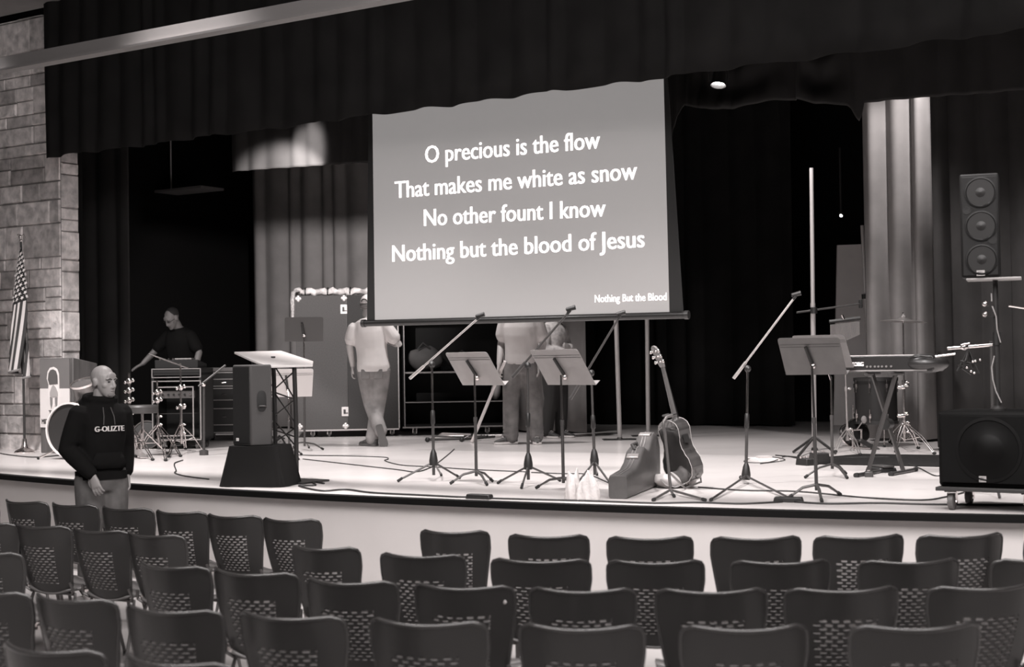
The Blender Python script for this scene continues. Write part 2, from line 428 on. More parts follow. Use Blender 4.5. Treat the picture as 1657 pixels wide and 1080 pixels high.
# ================================================================== STANDS
def L(root, p): return p - root.location
def mic_stand(label, base, top, boom0, boom1, feet, hubdz=.2, m=None, bright=False, group='microphone stands along the stage front'):
    m = m or dark_metal
    B = P(*base); r = thing('microphone_stand', label, 'microphone stand', B, 0, group)
    th = D(top[0], top[1], B.y).z-B.z
    tx = D(top[0], top[1], B.y)-B
    up = Vector((tx.x, 0, th)).normalized()
    hub = up*hubdz
    b = MB(); b.tube([hub-up*.07, hub-up*.03, hub+up*.03, hub+up*.06], [.034, .036, .026, .014], 14); b.build('hub', black_plastic, r)
    for f in feet:
        F = P(*f)-B+Vector((0, 0, .011))
        g = MB(); d = (F-hub).normalized(); g.tube([hub-up*.04+d*.02, F-d*.02], .0085, 8); lg = g.build('leg', m, r)
        g = MB(); g.tube([F-d*.045, F+d*.005], [.011, .012], 8); g.build('rubber_foot', rubber, lg)
    mid = up*(th*.55)
    g = MB(); g.cyl(up*.05, mid, .0125, n=12); g.build('lower_tube', m, r)
    g = MB(); g.cyl(mid, up*(th-.02), .0095, n=12); g.build('upper_tube', chrome if bright else m, r)
    g = MB(); g.tube([mid-up*.06, mid-up*.05, mid+up*.045, mid+up*.055], [.014, .019, .018, .012], 12); g.build('clutch', black_plastic, r)
    a, c = D(boom0[0], boom0[1], B.y+.06)-B, D(boom1[0], boom1[1], B.y-.08)-B
    d = (c-a).normalized()
    g = MB(); g.tube([a, a+d*.16, a+d*.161, c], [.0135, .0135, .009, .009], 10); bo = g.build('boom_arm', alu if bright else m, r)
    g = MB(); g.tube([c-d*.005, c+d*.03], [.012, .012], 10); g.build('boom_tip', black_plastic, bo)
    side = Vector((0, -1, 0))
    tp = up*th
    g = MB(); g.ell(tp, (.026, .02, .028)); g.cyl(tp+side*.03, tp-side*.03, .013); cl = g.build('boom_clamp', black_plastic, r)
    g = MB(); g.ell(tp+side*.04, (.018, .012, .018), 10, 6); g.build('wing_screw', black_plastic, cl)
    p = c+d*.03+Vector((0, 0, .012)); q = Vector((1, -.2, .25)).normalized()
    g = MB(); g.tube([p-q*.035, p-q*.03, p+q*.04], [.011, .016, .019], 12); g.cyl(c, p, .007, n=8); g.build('microphone_clip', black_plastic, r)
    return r
mic_stand('boom microphone stand in front of the open shelf case, leftmost mic stand', (702, 779), (699, 590), (663, 613), (772, 517), [(644, 781), (744, 776), (714, 771)], bright=True)
mic_stand('boom microphone stand in front of the man holding the white pole', (855, 787), (854, 592), (829, 611), (919, 507), [(806, 784), (906, 780), (844, 792)])
mic_stand('boom microphone stand behind the crumpled white cloths', (963, 779), (957, 604), (923, 646), (1001, 515), [(930, 790), (988, 786), (966, 770)])
mic_stand('boom microphone stand alone right of the guitar', (1207, 783), (1210, 597), (1187, 613), (1284, 484), [(1150, 812), (1279, 810), (1198, 775)], hubdz=.1, bright=True)

desk_m = mat('music_desk_enamel', .30, .42, .2, noise=.05, scale=10, bump=.02)
desk_dark = mat('music_desk_dark', .055, .45)
def music_stand(label, base, feet, ptop, desk, yaw, width=.49, height=.33, tilt=36, m=None, polem=None, band=True, group='music stands on the stage'):
    """desk = picture point of the desk's centre"""
    m = m or desk_m; polem = polem or dark_metal
    B = P(*base); r = thing('music_stand', label, 'music stand', B, 0, group)
    th = D(ptop[0], ptop[1], B.y)-B; th.y = 0; up = th.normalized(); h = th.length
    hub = up*.10
    for f in feet:
        F = P(*f)-B+Vector((0, 0, .012)); md = (hub+F)/2+Vector((0, 0, .022))
        g = MB(); g.tube([hub, md, F], [.013, .012, .009], 8, squash=.8); lg = g.build('leg', polem, r)
        d = (F-md).normalized(); g = MB(); g.tube([F-d*.03, F+d*.004], [.013, .012], 8); g.build('foot_cap', rubber, lg)
    g = MB(); g.cyl(up*.06, up*(h*.6), .0125, n=12); g.build('lower_tube', polem, r)
    g = MB(); g.cyl(up*(h*.6), up*h, .009, n=12); g.build('upper_tube', chrome, r)
    g = MB(); g.tube([up*(h*.6-.03), up*(h*.6+.01)], [.0155, .0155], 12); g.build('collar', polem, r)
    ctr = D(desk[0], desk[1], B.y)-B
    # desk frame: local x across, y up the leaning desk, z out of its back (towards the hall)
    ry = R(yaw); ax = Vector((math.cos(ry), math.sin(ry), 0)); back = Vector((math.sin(ry), -math.cos(ry), 0))
    t = R(tilt); ay = (Vector((0, 0, 1))*math.cos(t)+back*math.sin(t)); az = ax.cross(ay); az = az if az.dot(back) > 0 else -az
    def q(x, y, z=0): return ctr+ax*x+ay*y+az*z
    W, H = width/2, height/2; rr = .022
    out = []
    for cx, cy, a0 in ((W-rr, -H, 0), (W-rr, H-rr, 0), (-W+rr, H-rr, 90), (-W+rr, -H, 0)):
        if cy < 0: out.append((W if cx > 0 else -W, cy))
        else:
            for k in range(4): a = R(a0+30*k); out.append((cx+rr*math.cos(a), cy+rr*math.sin(a)))
    g = MB(); n = len(out)
    g.add([q(x, y, .0) for x, y in out]+[q(x, y, .003) for x, y in out], [tuple(range(n)), tuple(range(2*n-1, n-1, -1))]+[(j, (j+1) % n, n+(j+1) % n, n+j) for j in range(n)])
    dk = g.build('desk', m, r, smooth=30)
    g = MB(); g.add([q(-W, -H), q(W, -H), q(W, -H, -.055), q(-W, -H, -.055), q(-W, -H-.003), q(W, -H-.003), q(W, -H-.003, -.055), q(-W, -H-.003, -.055)],
                   [(0, 1, 2, 3), (7, 6, 5, 4), (0, 4, 5, 1), (1, 5, 6, 2), (2, 6, 7, 3), (3, 7, 4, 0)]); g.build('ledge', m, r, smooth=0)
    if band:
        for yy in (H-.055, H-.075):
            g = MB(); g.add([q(-W+.006, yy, .0035), q(W-.006, yy, .0035), q(W-.006, yy+.004, .0045), q(-W+.006, yy+.004, .0045)], [(0, 1, 2, 3)]); g.build('crease', dark_metal, dk, smooth=0, solid=.001)
    g = MB(); g.tube([q(-.025, H*.55, .014), q(-.005, -H*.35, .016)], [.012, .014], 8); g.build('bracket', black_plastic, r)
    g = MB(); g.ell(q(0, -H*.45, .022), .021, 12, 8); g.cyl(up*(h-.03), q(0, -H*.4, .012), .009, n=8); g.build('tilt_knob', chrome, r)
    return r
music_stand('grey music stand between the two mic stands nearest the shelf case', (771, 783), [(729, 785), (788, 787), (797, 781)], (768, 607), (768, 597), -45)
music_stand('grey music stand in front of the man holding the white pole, right of his legs', (912, 795), [(868, 792), (930, 797), (938, 790)], (908, 607), (910, 594.5), -46, width=.50)
c1 = music_stand('grey scratched music stand in front of the keyboard, nearest music stand', (1322, 808), [(1277, 808), (1360, 803), (1330, 815)], (1314, 592), (1314, 576.5), -33, width=.445, height=.295, tilt=30, m=mat('music_desk_shaded', .13, .42, .2, noise=.08, scale=10))  # this desk and the next: dimmer light put into a darker colour
music_stand('grey music stand tucked behind the scratched music stand', (1347, 771), [(1303, 775), (1371, 776), (1369, 769)], (1345, 610), (1331, 569), -33, width=.45, height=.33, tilt=36, m=mat('music_desk_shaded', .13))
music_stand('pale music stand behind the truss lectern', (468, 741), [(446, 741), (483, 745), (488, 737)], (467, 645), (466, 620), 14, width=.52, height=.34, tilt=30, m=mat('music_desk_pale', .5, .5))
music_stand('dark music stand in front of the tall road case', (493, 731), [(475, 725), (523, 729), (500, 726)], (492, 556), (492, 533), 10, width=.43, height=.29, tilt=22, m=desk_dark, band=False)

# ------------------------------------------------------------------ pale upright poles
def pole(label, base, topxy, rad=.027, group=None, top_z=None, feet=True, collar=None):
    B = P(*base); r = thing('upright_pole', label, 'pole', B, 0, group)
    Tp = D(topxy[0], topxy[1], B.y)-B
    if top_z: Tp = Tp.normalized()*top_z
    d = Tp.normalized()
    g = MB(); g.cyl(d*.01, d*(Tp.length*.52), rad, n=16); g.build('lower_tube', pole_grey, r)
    g = MB(); g.cyl(d*(Tp.length*.52), Tp, rad*.84, n=16); g.build('upper_tube', pole_grey, r)
    g = MB(); g.lathe([(rad*1.4, 0), (rad*1.4, .012), (rad*1.05, .03)], 18); g.build('base_socket', dark_metal, r)
    if feet:
        g = MB(); g.box((0, 0, .004), (.42, .3, .008)); g.build('base_plate', black_metal, r, bevel=.003)
    if collar:
        q = D(collar[0], collar[1], B.y)-B; g = MB(); g.cyl(q-d*.03, q+d*.03, rad*1.3, n=14); g.build('collar', black_plastic, r)
    return r
gp = 'pale upright poles standing on the stage'
pole('pale upright pole rising behind the screen, left of the pair', (1003, 712), (997, 516), group=gp, top_z=2.9)
pole('pale upright pole rising behind the screen, right of the pair', (1049, 706), (1047, 516), group=gp, top_z=2.9)
tallp = pole('tallest pale pole standing free behind the scratched music stand', (1318, 729), (1313, 272), rad=.026, group=gp, feet=False)
rb = tallp.location
for f in ((1284, 734), (1292, 741), (1352, 736), (1341, 727)):
    g = MB(); F = P(*f)-rb+Vector((0, 0, .015)); g.tube([Vector((0, 0, .14)), F], .014, 8); g.build('leg', black_metal, tallp)
pole('shorter pale pole in front of the leaning white board', (1411, 700), (1395, 365), rad=.026, group=gp, feet=True, collar=(1398.5, 480))
# boom bar with bar chimes
BY = tallp.location.y-.02
bb = thing('boom_bar', 'thin black bar clamped across the tall pole and the shorter pole', 'bar', D(1317, 503, BY))
a, c = D(1289, 506, BY)-bb.location, D(1391, 492, BY+.05)-bb.location
g = MB(); g.cyl(a, c, .011, n=10); g.build('bar', dark_metal, bb)
g = MB(); g.cyl(Vector((0, 0, -.03)), Vector((0, 0, .035)), .036, n=14); g.build('pole_clamp', black_plastic, bb)
g = MB(); g.box(tuple(c+Vector((.01, 0, 0))), (.03, .05, .09)); g.build('end_clamp', black_plastic, bb, bevel=.006)
CY = 14.6
ch = thing('bar_chimes', 'rack of silver bar chimes under a black wooden beam before the white board', 'chimes', D(1366, 518, CY))
o = ch.location; a, c = D(1342, 521, CY)-o, D(1392, 515, CY)-o
g = MB(); d = (c-a); g.tube([a, c], .018, 4); g.build('beam', mat('black_wood', .015, .5), ch)
nchime = 26
for i in range(nchime):
    f = i/(nchime-1); p = a+d*(.04+.92*f)+Vector((0, 0, -.03)); ln = .235-.10*f
    g = MB(); g.cyl(p, p-Vector((0, 0, ln)), .0048, n=6); g.build('chime', mat('chime_metal', .42, .4, .7), ch)
g = MB(); g.cyl(Vector((0, 0, .0)), Vector((-.02, 0, .05)), .012); g.build('hanger', chrome, ch)
# ------------------------------------------------------------------ leaning white board
Bb = P(1382, 688); bo = thing('leaning_board', 'tall white panel board standing upright behind the keyboard and drum', 'board', Bb)
def bd(x, y): return D(x, y, Bb.y)-Bb
g = MB(); q4 = [bd(1349, 688), bd(1417, 686), bd(1407, 394), bd(1358, 396)]
q4[0].z = q4[1].z = .0
for k in (2, 3): q4[k].y += .12
thk = Vector((0, .04, 0))
g.add(q4+[p+thk for p in q4], [(0, 1, 2, 3), (7, 6, 5, 4), (0, 4, 5, 1), (1, 5, 6, 2), (2, 6, 7, 3), (3, 7, 4, 0)])
g.build('panel', mat('board_white', .8, .7, noise=.05, scale=3), bo, smooth=0)
g = MB(); e0, e1 = q4[1]+Vector((-.055, -.008, 0)), q4[2]+Vector((-.05, -.008, 0)); g.add([e0, e0+Vector((.05, 0, 0)), e1+Vector((.05, 0, 0)), e1, e0+Vector((0, .006, 0)), e0+Vector((.05, .006, 0)), e1+Vector((.05, .006, 0)), e1+Vector((0, .006, 0))],
    [(0, 1, 2, 3), (7, 6, 5, 4), (0, 4, 5, 1), (1, 5, 6, 2), (2, 6, 7, 3), (3, 7, 4, 0)]); g.build('edge_strip', mat('board_edge', .62, .5), bo, smooth=0)

# ------------------------------------------------------------------ keyboard on an X stand
KB = P(1446, 769); kz = D(1446, 590, KB.y).z-ST
xs = thing('keyboard_stand', 'black folding X stand carrying the keyboard', 'keyboard stand', KB, YAW)
ins = xs.rotation_euler.to_matrix().inverted()
def xl(p): return ins @ (p-KB)
xm = mat('stand_tube', .05, .4, .3)
fl, fr = xl(P(1407, 769)), xl(P(1462, 767))
tl_, tr_ = xl(D(1412, 606, KB.y+.1)), xl(D(1452, 606, KB.y-.1))
for dy in (0.0,):
    g = MB(); g.tube([tl_, fr+Vector((0, 0, .02))], .019, 4); g.build('leg', xm, xs)
    g = MB(); g.tube([tr_+Vector((0, -.045, 0)), fl+Vector((0, -.045, .02))], .019, 4); g.build('leg', xm, xs)
pv = (tl_+fr)/2
g = MB(); g.cyl(pv+Vector((0, -.09, 0)), pv+Vector((0, .03, 0)), .045, n=18); pk = g.build('pivot_disc', black_plastic, xs)
for F, nm in ((fl, 'foot_bar'), (fr, 'foot_bar')):
    g = MB(); g.tube([F+Vector((-.02, -.26, .016)), F+Vector((.02, .26, .016))], .016, 8); q = g.build(nm, xm, xs)
    for e in (-.26, .26):
        g = MB(); g.cyl(F+Vector((e*.08-.0, e-.02, .016)), F+Vector((e*.08, e+.02, .016)), .02, n=10); g.build('end_cap', rubber, q)
for F in (tl_, tr_+Vector((0, -.045, 0))):
    g = MB(); g.tube([F+Vector((0, -.17, .005)), F+Vector((0, .17, .005))], .015, 8); g.build('support_arm', xm, xs)
kt = (tl_.z+tr_.z)/2+.02
kp = KB + Vector((0, 0, kt)) - U*0.15
kb = thing('keyboard', 'black electronic keyboard on the X stand, seen from behind', 'keyboard', kp, YAW)
g = MB(); g.prism([(-.52, .0), (.53, .0), (.545, .02), (.545, .115), (.53, .132), (-.52, .132), (-.535, .115), (-.535, .02)], -.16, .16); g.build('body', mat('keyboard_shell', .018, .35), kb, bevel=.008)
g = MB(); g.box((0, .07, .135), (.98, .15, .008)); g.build('key_bed', mat('keys_white', .6, .4), kb)
g = MB(); g.box((-.02, -.161, .012), (1.02, .01, .012)); g.build('rear_rail', mat('grey_trim', .2, .4), kb)
pl = mat('logo_white', .75, .5, emit=.05)
v = kb.matrix_world
lettering('KORG', pl, kb, Vector((-.13, -.165, .05)), Vector((-.03, -.165, .05)), Vector((0, -.002, 0)), .035, bold=.004, name='logo')
for i, x in enumerate((.0, .03, .065, .095, .125, .16, .2)):
    g = MB(); g.cyl((x, -.158, .045), (x, -.167, .045), .009, n=10); g.build('socket', mat('socket_ring', .4, .3, .7), kb)
# padded black end cover pulled over the right-hand end
g = MB(); g.ell((.45, -.02, .066), (.175, .19, .078), 26, 16)
cov = g.build('end_cover', mat('vinyl_cover', .02, .38, spec=.5), kb, smooth=180)
g = MB(); g.tube([(.35, -.18, .115), (.41, -.20, .135), (.49, -.195, .125)], .006, 6); g.build('strap', black_plastic, cov)
# sustain pedal under the keyboard
B = P(1426, 764); sp = thing('sustain_pedal', 'small black foot pedal on the floor beneath the keyboard', 'pedal', B, .3)
g = MB(); g.box((0, 0, .02), (.17, .24, .04), taper=(.9, .9)); g.build('body', black_plastic, sp, bevel=.008)
g = MB(); g.box((0, -.02, .05), (.11, .2, .015)); g.build('treadle', dark_metal, sp, bevel=.004)
B = P(1406, 772); sp = thing('effects_pedal', 'little metal pedal box by the left foot of the keyboard stand', 'pedal', B, -.2)
g = MB(); g.box((0, 0, .022), (.07, .1, .044), taper=(.9, .95)); g.build('body', dark_metal, sp, bevel=.006)
g = MB(); g.cyl((0, .015, .04), (0, .015, .054), .011); g.build('switch', chrome, sp)

# ------------------------------------------------------------------ drums and cymbal on the right
rugp = [P(1322, 752), P(1560, 757), P(1540, 738), P(1395, 736), P(1335, 741)]
g = MB(); c0 = sum(rugp, Vector())/5; n = 5
g.add([p-c0 for p in rugp]+[p-c0+Vector((0, 0, .008)) for p in rugp], [tuple(range(n-1, -1, -1)), tuple(range(n, 2*n))]+[(j, (j+1) % n, n+(j+1) % n, n+j) for j in range(n)])
o = g.build('drum_mat', mat('drum_rug', .014, .95, noise=.3, scale=20, spec=.1), smooth=0); o.location = c0; tag(o, 'dark flat rug under the drum hardware behind the keyboard stand', 'rug')
def chrome_stand(root, B, topv, feet, legz=.2, r=.011, m=None, braces=True):
    m = m or chrome
    d = topv.normalized()
    g = MB(); g.cyl(d*.1, d*(topv.length*.5), r*1.15, n=12); g.build('lower_tube', m, root)
    g = MB(); g.cyl(d*(topv.length*.5), topv, r*.75, n=12); g.build('upper_tube', m, root)
    for z in (legz, legz+.1, topv.length*.5):
        g = MB(); q = d*z; g.cyl(q-d*.02, q+d*.02, r*1.9, n=12); cl = g.build('collar', m, root)
        g = MB(); g.ell(q+Vector((.035, -.015, 0)), (.022, .006, .013), 10, 6); g.cyl(q, q+Vector((.03, -.012, 0)), .006, n=6); g.build('wing_nut', m, cl)
    for F in feet:
        F = P(*F)-B+Vector((0, 0, .014)); tp = d*(legz+.1); md = (tp+F)/2+ (F-tp).cross(Vector((0, 0, 1))).normalized()*0
        md = tp*.42+F*.58+Vector((0, 0, .03))
        sd = (F-tp).cross(Vector((0, 0, 1))).normalized()*.016
        g = MB()
        for s_ in (sd, -sd): g.tube([tp+s_, md+s_, F+s_*.5], .0065, 7)
        lg = g.build('leg', m, root)
        g = MB(); g.ell(F, (.022, .022, .014), 10, 6); g.build('rubber_foot', rubber, lg)
        if braces:
            g = MB(); g.tube([d*.12, md], .006, 6); g.build('brace', m, root)
B = P(1464, 731); cy = thing('cymbal_stand', 'chrome cymbal stand with one cymbal behind the keyboard', 'cymbal stand', B)
tv = D(1461, 506, B.y)-B; chrome_stand(cy, B, tv, [(1440, 717), (1512, 736), (1486, 727), (1450, 733)])
for yy in (627, 673):
    q = D(1463, yy, B.y)-B; g = MB(); g.ell(q+Vector((-.03, -.02, 0)), (.05, .015, .022), 10, 6); g.ell(q+Vector((.02, -.02, .02)), (.03, .02, .02), 10, 6); g.build('boom_joint', chrome, cy)
q = D(1462, 519, B.y)-B
g = MB(); g.lathe([(.012, .030), (.03, .030), (.055, .018), (.08, .010), (.2, -.004), (.232, -.010), (.232, -.012), (.19, -.007), (.07, .006), (.012, .026)], 40, Matrix.Translation(q) @ Matrix.Rotation(.06, 4, 'Y'))
cyb = g.build('cymbal', mat('bronze_cymbal', .5, .3, .9), cy)
g = MB(); g.lathe([(.02, .03), (.022, .045), (.012, .05), (.012, .07)], 14, Matrix.Translation(q)); g.build('felt_nut', mat('felt', .3, .9), cy)
B = P(1419, 722); ft = thing('floor_tom', 'dark floor tom drum behind the keyboard X stand', 'drum', B)
dz = D(1419, 683, B.y).z-ST; dt = D(1419, 614, B.y).z-ST; rd = .225
g = MB(); g.lathe([(rd, dz), (rd, dt)], 40); g.build('shell', mat('drum_lacquer', .018, .35), ft)
for z in (dz, dt):
    g = MB(); g.lathe([(rd+.002, z-.018), (rd+.014, z-.018), (rd+.014, z+.018), (rd+.002, z+.018)], 40, ring=True); g.build('hoop', black_metal, ft)
g = MB(); g.lathe([(rd, dt+.012), (.01, dt+.014)], 40); g.build('drum_head', mat('drum_skin', .06, .5), ft)
for k in range(8):
    a = 2*PI*k/8+.25
    for z in (dz+.07, dt-.07):
        p = Vector((math.cos(a)*(rd+.012), math.sin(a)*(rd+.012), z)); g = MB(); g.box(tuple(p), (.02, .02, .045)); g.cyl(p+Vector((0, 0, -.07)), p+Vector((0, 0, .07)), .004, n=6); g.build('lug', chrome, ft)
for k in range(3):
    a = 2*PI*k/3+.6; p = Vector((math.cos(a)*(rd+.025), math.sin(a)*(rd+.025), 0)); g = MB(); g.cyl(p+Vector((0, 0, .01)), p+Vector((0, 0, dz+.18)), .007, n=8); lg = g.build('leg', chrome, ft)
    g = MB(); g.ell(p+Vector((0, 0, .014)), .016, 10, 6); g.build('rubber_foot', rubber, lg)
B = P(1400, 727); dp = thing('drum_pedal', 'black bass drum pedal on the stage left of the X stand', 'drum pedal', B, .5)
g = MB(); g.box((0, 0, .012), (.12, .28, .014)); g.build('base_plate', chrome, dp)
g = MB(); g.box((0, -.02, .06), (.095, .28, .012), Matrix.Rotation(.35, 4, 'X')); g.build('footboard', black_metal, dp)
for sx in (-.06, .06):
    g = MB(); g.cyl((sx, .12, .01), (sx, .12, .2), .011); g.build('post', chrome, dp)
g = MB(); g.cyl((-.07, .12, .2), (.07, .12, .2), .009); g.build('axle', chrome, dp)
g = MB(); g.cyl((0, .12, .2), (0, .02, .3), .006); g.ell((0, .01, .31), (.03, .03, .04)); g.build('beater', mat('felt', .3, .9), dp)
B = P(1383, 722); dr = thing('pedal_drum', 'small dark drum tipped on its side beside the bass pedal', 'drum', B+Vector((0, 0, .14)), .5)
g = MB(); Mx = Matrix.Rotation(1.1, 4, 'X'); g.lathe([(.13, -.07), (.13, .07)], 28, Mx); g.build('shell', mat('drum_lacquer', .045, .3), dr)
for z in (-.07, .07):
    g = MB(); g.lathe([(.132, z-.01), (.142, z-.01), (.142, z+.01), (.132, z+.01)], 28, Mx, ring=True); g.build('hoop', chrome, dr)
# second slim stand beside the chimes
hs = thing('chime_stand', 'slim chrome tripod stand below the bar chimes', 'stand', P(1372, 729)); B = hs.location
tv = D(1366, 530, B.y)-B; chrome_stand(hs, B, tv, [(1352, 733), (1392, 738), (1384, 722)], legz=.12, r=.010, m=alu, braces=False)
# ================================================================== LOUDSPEAKERS
spk_m = mat('speaker_shell', .004, .7, bump=.15, bscale=300, spec=.15)
grille_m = mat('speaker_grille', .008, .75, bump=.3, bscale=500)
cone_m = mat('speaker_cone', .10, .5)
def caster(root, p, R_=.05, name='caster', bright=True):
    g = MB(); g.box((p.x, p.y, p.z+R_*2+.012), (.075, .075, .008)); g.box((p.x-.024, p.y+.008, p.z+R_*1.35), (.006, .05, R_*1.35)); g.box((p.x+.024, p.y+.008, p.z+R_*1.35), (.006, .05, R_*1.35))
    fk = g.build(name, chrome if bright else dark_metal, root)
    g = MB(); g.tube([(p.x-.018, p.y, p.z+R_), (p.x-.014, p.y, p.z+R_), (p.x+.014, p.y, p.z+R_), (p.x+.018, p.y, p.z+R_)], [R_*.9, R_, R_, R_*.9], 22); g.build('wheel', mat('wheel_grey', .09, .5), fk)
    g = MB(); g.cyl((p.x-.03, p.y, p.z+R_), (p.x+.03, p.y, p.z+R_), .008, n=8); g.build('axle', chrome, fk)
# subwoofer on its dolly, right of the stage
F0, F1 = P(1535, 828), P(1640, 833)
fd = U
base = P(1536, 827)-U*.085
dl = thing('caster_dolly', 'low black dolly on swivel casters under the subwoofer', 'dolly', base, YAW)
W_, D_ = .64, .56
g = MB(); g.box((W_/2, D_/2, .135), (W_, D_, .024)); g.build('deck', mat('dolly_board', .03, .6), dl, bevel=.004)
for x, y in ((.085, .07), (W_-.085, .07), (.085, D_-.09), (W_-.085, D_-.09)): caster(dl, Vector((x, y, .0)), .053)
sb = thing('subwoofer', 'large black subwoofer loudspeaker with a round cone, on the dolly', 'loudspeaker', base+Vector((0, 0, .1475)), YAW)
W2, H2 = .60, .475
g = MB(); g.box((W2/2+.01, .30, H2/2), (W2, .52, H2)); g.build('cabinet', spk_m, sb, bevel=.022)
g = MB(); g.box((W2/2+.01, .034, H2/2), (W2-.045, .02, H2-.05)); g.build('grille', mat('fine_grille', .003, .6, bump=.3, bscale=500, spec=.12), sb, bevel=.006)
cc = Vector((W2/2+.03, .023, H2/2+.0))
g = MB(); Mx = Matrix.Translation(cc) @ Matrix.Rotation(PI/2, 4, 'X'); g.lathe([(.205, -.004), (.205, .003), (.185, .005), (.183, .001)], 44, Mx, ring=True); g.build('cone_rim', mat('cone_faint', .005, .5, spec=.15), sb)
g = MB(); g.lathe([(.18, .0), (.1, .003), (.09, .008), (.06, .02), (.01, .026)], 44, Mx); g.build('cone', mat('cone_faint2', .004, .5, spec=.12), sb)
def rect_logo(root, c, w, h):
    g = MB(); g.box(tuple(c), (w, .004, h)); lg = g.build('logo_plate', mat('logo_grey', .35, .5), root, bevel=.001)
    lettering('JBL', mat('logo_black', .01, .5), lg, Vector((c.x-w*.36, c.y-.0025, c.z-h*.2)), Vector((c.x+w*.36, c.y-.0025, c.z-h*.2)), Vector((0, -.0006, 0)), h*.5, name='logo')
rect_logo(sb, Vector((W2/2-.01, .021, .055)), .045, .038)
# pole and column speaker
tp = base+U*(.335)+N*.25+Vector((0, 0, .1475+H2))
sp_ = thing('speaker_pole', 'black mounting pole standing on top of the subwoofer', 'pole', tp, YAW)
ph = D(1600, 454, tp.y).z-tp.z
g = MB(); g.cyl((0, 0, 0), (0, 0, ph*.55), .019); g.build('lower_tube', black_metal, sp_)
g = MB(); g.cyl((0, 0, ph*.55), (0, 0, ph), .0165); g.build('upper_tube', black_metal, sp_)
g = MB(); g.cyl((0, 0, ph*.5), (0, 0, ph*.6), .025); g.build('clutch', black_plastic, sp_)
g = MB(); g.lathe([(.05, 0), (.05, .012), (.024, .03)], 18); g.build('base_socket', black_metal, sp_)
for z, k in ((ph*.82, 0), (ph*.74, 1)):
    g = MB(); g.box((-.03, -.02, z), (.05, .03, .03)); g.ell((-.06, -.03, z), .017, 10, 6); g.build('chrome_clamp', chrome, sp_)
for pts in (((-.02, -.02, ph*.9), (.01, -.035, ph*.72), (.03, -.02, ph*.52)), ((-.01, -.02, ph*.42), (-.02, -.03, ph*.24), (.03, -.03, ph*.06))):
    g = MB(); pp = [Vector(p) for p in pts]; g.tube([pp[0], (pp[0]+pp[1])/2+Vector((-.012, 0, 0)), pp[1], (pp[1]+pp[2])/2+Vector((-.008, 0, 0)), pp[2]], .004, 6); g.build('cable_loop', mat('cable_grey', .3, .4), sp_)
sx = D(1588, 448, tp.y+.0); cz = tp.z+ph+.012
col = thing('column_loudspeaker', 'tall grey three-cone column loudspeaker on the pole above the subwoofer', 'loudspeaker', Vector((sx.x, sx.y, cz)), R(-20))
g = MB(); g.box((.075, .02, -.005), (.33, .2, .014)); g.build('bracket_plate', mat('plate_light', .3, .4), col, bevel=.003)
CH = .655; CW = .235
col_m = mat('column_shell', .009, .6, spec=.25)
g = MB(); g.box((0, .02, CH/2+.004), (CW, .22, CH)); g.build('cabinet', col_m, col, bevel=.012)
g = MB(); g.box((0, -.092, CH/2), (CW-.022, .008, CH-.03)); g.build('front_panel', mat('column_front', .009, .6, bump=.2, bscale=400, spec=.25), col, bevel=.004)
for k in range(3):
    z = .115+k*.212; Mx = Matrix.Translation((.008, -.096, z)) @ Matrix.Rotation(PI/2, 4, 'X')
    g = MB(); g.lathe([(.097, 0), (.097, .006), (.088, .008), (.082, .002)], 36, Mx, ring=True); dv = g.build('driver_rim', mat('driver_rim', .006, .5, spec=.25), col)
    g = MB(); g.lathe([(.084, .003), (.06, -.002), (.032, -.006), (.03, .004), (.002, .014)], 36, Mx); g.build('cone', mat('driver_cone', .018, .45, spec=.3), dv)
for x, z in ((-.075, .43), (.075, .235)):
    Mx = Matrix.Translation((x, -.0965, z)) @ Matrix.Rotation(PI/2, 4, 'X'); g = MB(); g.lathe([(.026, 0), (.026, .003), (.002, .002)], 20, Mx); g.build('port', grille_m, col)
rect_logo(col, Vector((.0, -.0985, .03)), .05, .035)
# boom arm with mic clips behind the subwoofer
B = P(1604, 765); B = D(1604, 560, tp.y+.9); B.z = ST
bs = thing('boom_stand', 'dark boom stand half hidden behind the subwoofer, chrome boom pointing left', 'microphone stand', B)
hz = D(1604, 559, B.y).z-ST
g = MB(); g.cyl((0, 0, .1), (0, 0, hz+.03), .011); g.build('tube', dark_metal, bs)
for a in (0.3, 2.4, 4.5):
    g = MB(); g.tube([Vector((0, 0, .17)), Vector((.3*math.cos(a), .3*math.sin(a), .012))], .009, 8); g.build('leg', dark_metal, bs)
a0, a1 = D(1533, 564, B.y)-B, D(1605, 558, B.y)-B
g = MB(); g.tube([a0, a1], .013, 10); bo_ = g.build('boom_arm', chrome, bs)
q = a0*.62+a1*.38
g = MB(); g.ell(q, (.03, .022, .022)); g.cyl(q+Vector((-.03, -.02, .015)), q+Vector((.03, -.02, .025)), .007); g.build('boom_clamp', chrome, bo_)
q = D(1513, 577, B.y)-B; g = MB(); g.tube([q, D(1545, 573, B.y)-B], .008, 8); g.build('side_arm', chrome, bs)
rr = random.Random(3); q = D(1568, 594, B.y)-B
g = MB()
for k in range(7): g.tube([q+Vector((.0, 0, .12))]+[q+Vector((rr.uniform(-.08, .08), rr.uniform(-.03, .03), rr.uniform(-.06, .06))) for _ in range(2)], .006, 6)
g.build('hanging_cord', cable_m, bs)
for k in range(6):
    g = MB(); g.ell(q+Vector((rr.uniform(-.09, .09), -.04, rr.uniform(-.08, .05))), .009, 8, 6); g.build('plug', chrome, bs)
B = D(1690, 500, tp.y+1.4); B.z = ST
bs2 = thing('boom_stand', 'dark boom stand whose thin arm enters at the far right beside the column loudspeaker', 'microphone stand', B)
hz = D(1690, 505, B.y).z-ST
g = MB(); g.cyl((0, 0, .02), (0, 0, hz), .011); g.build('tube', dark_metal, bs2)
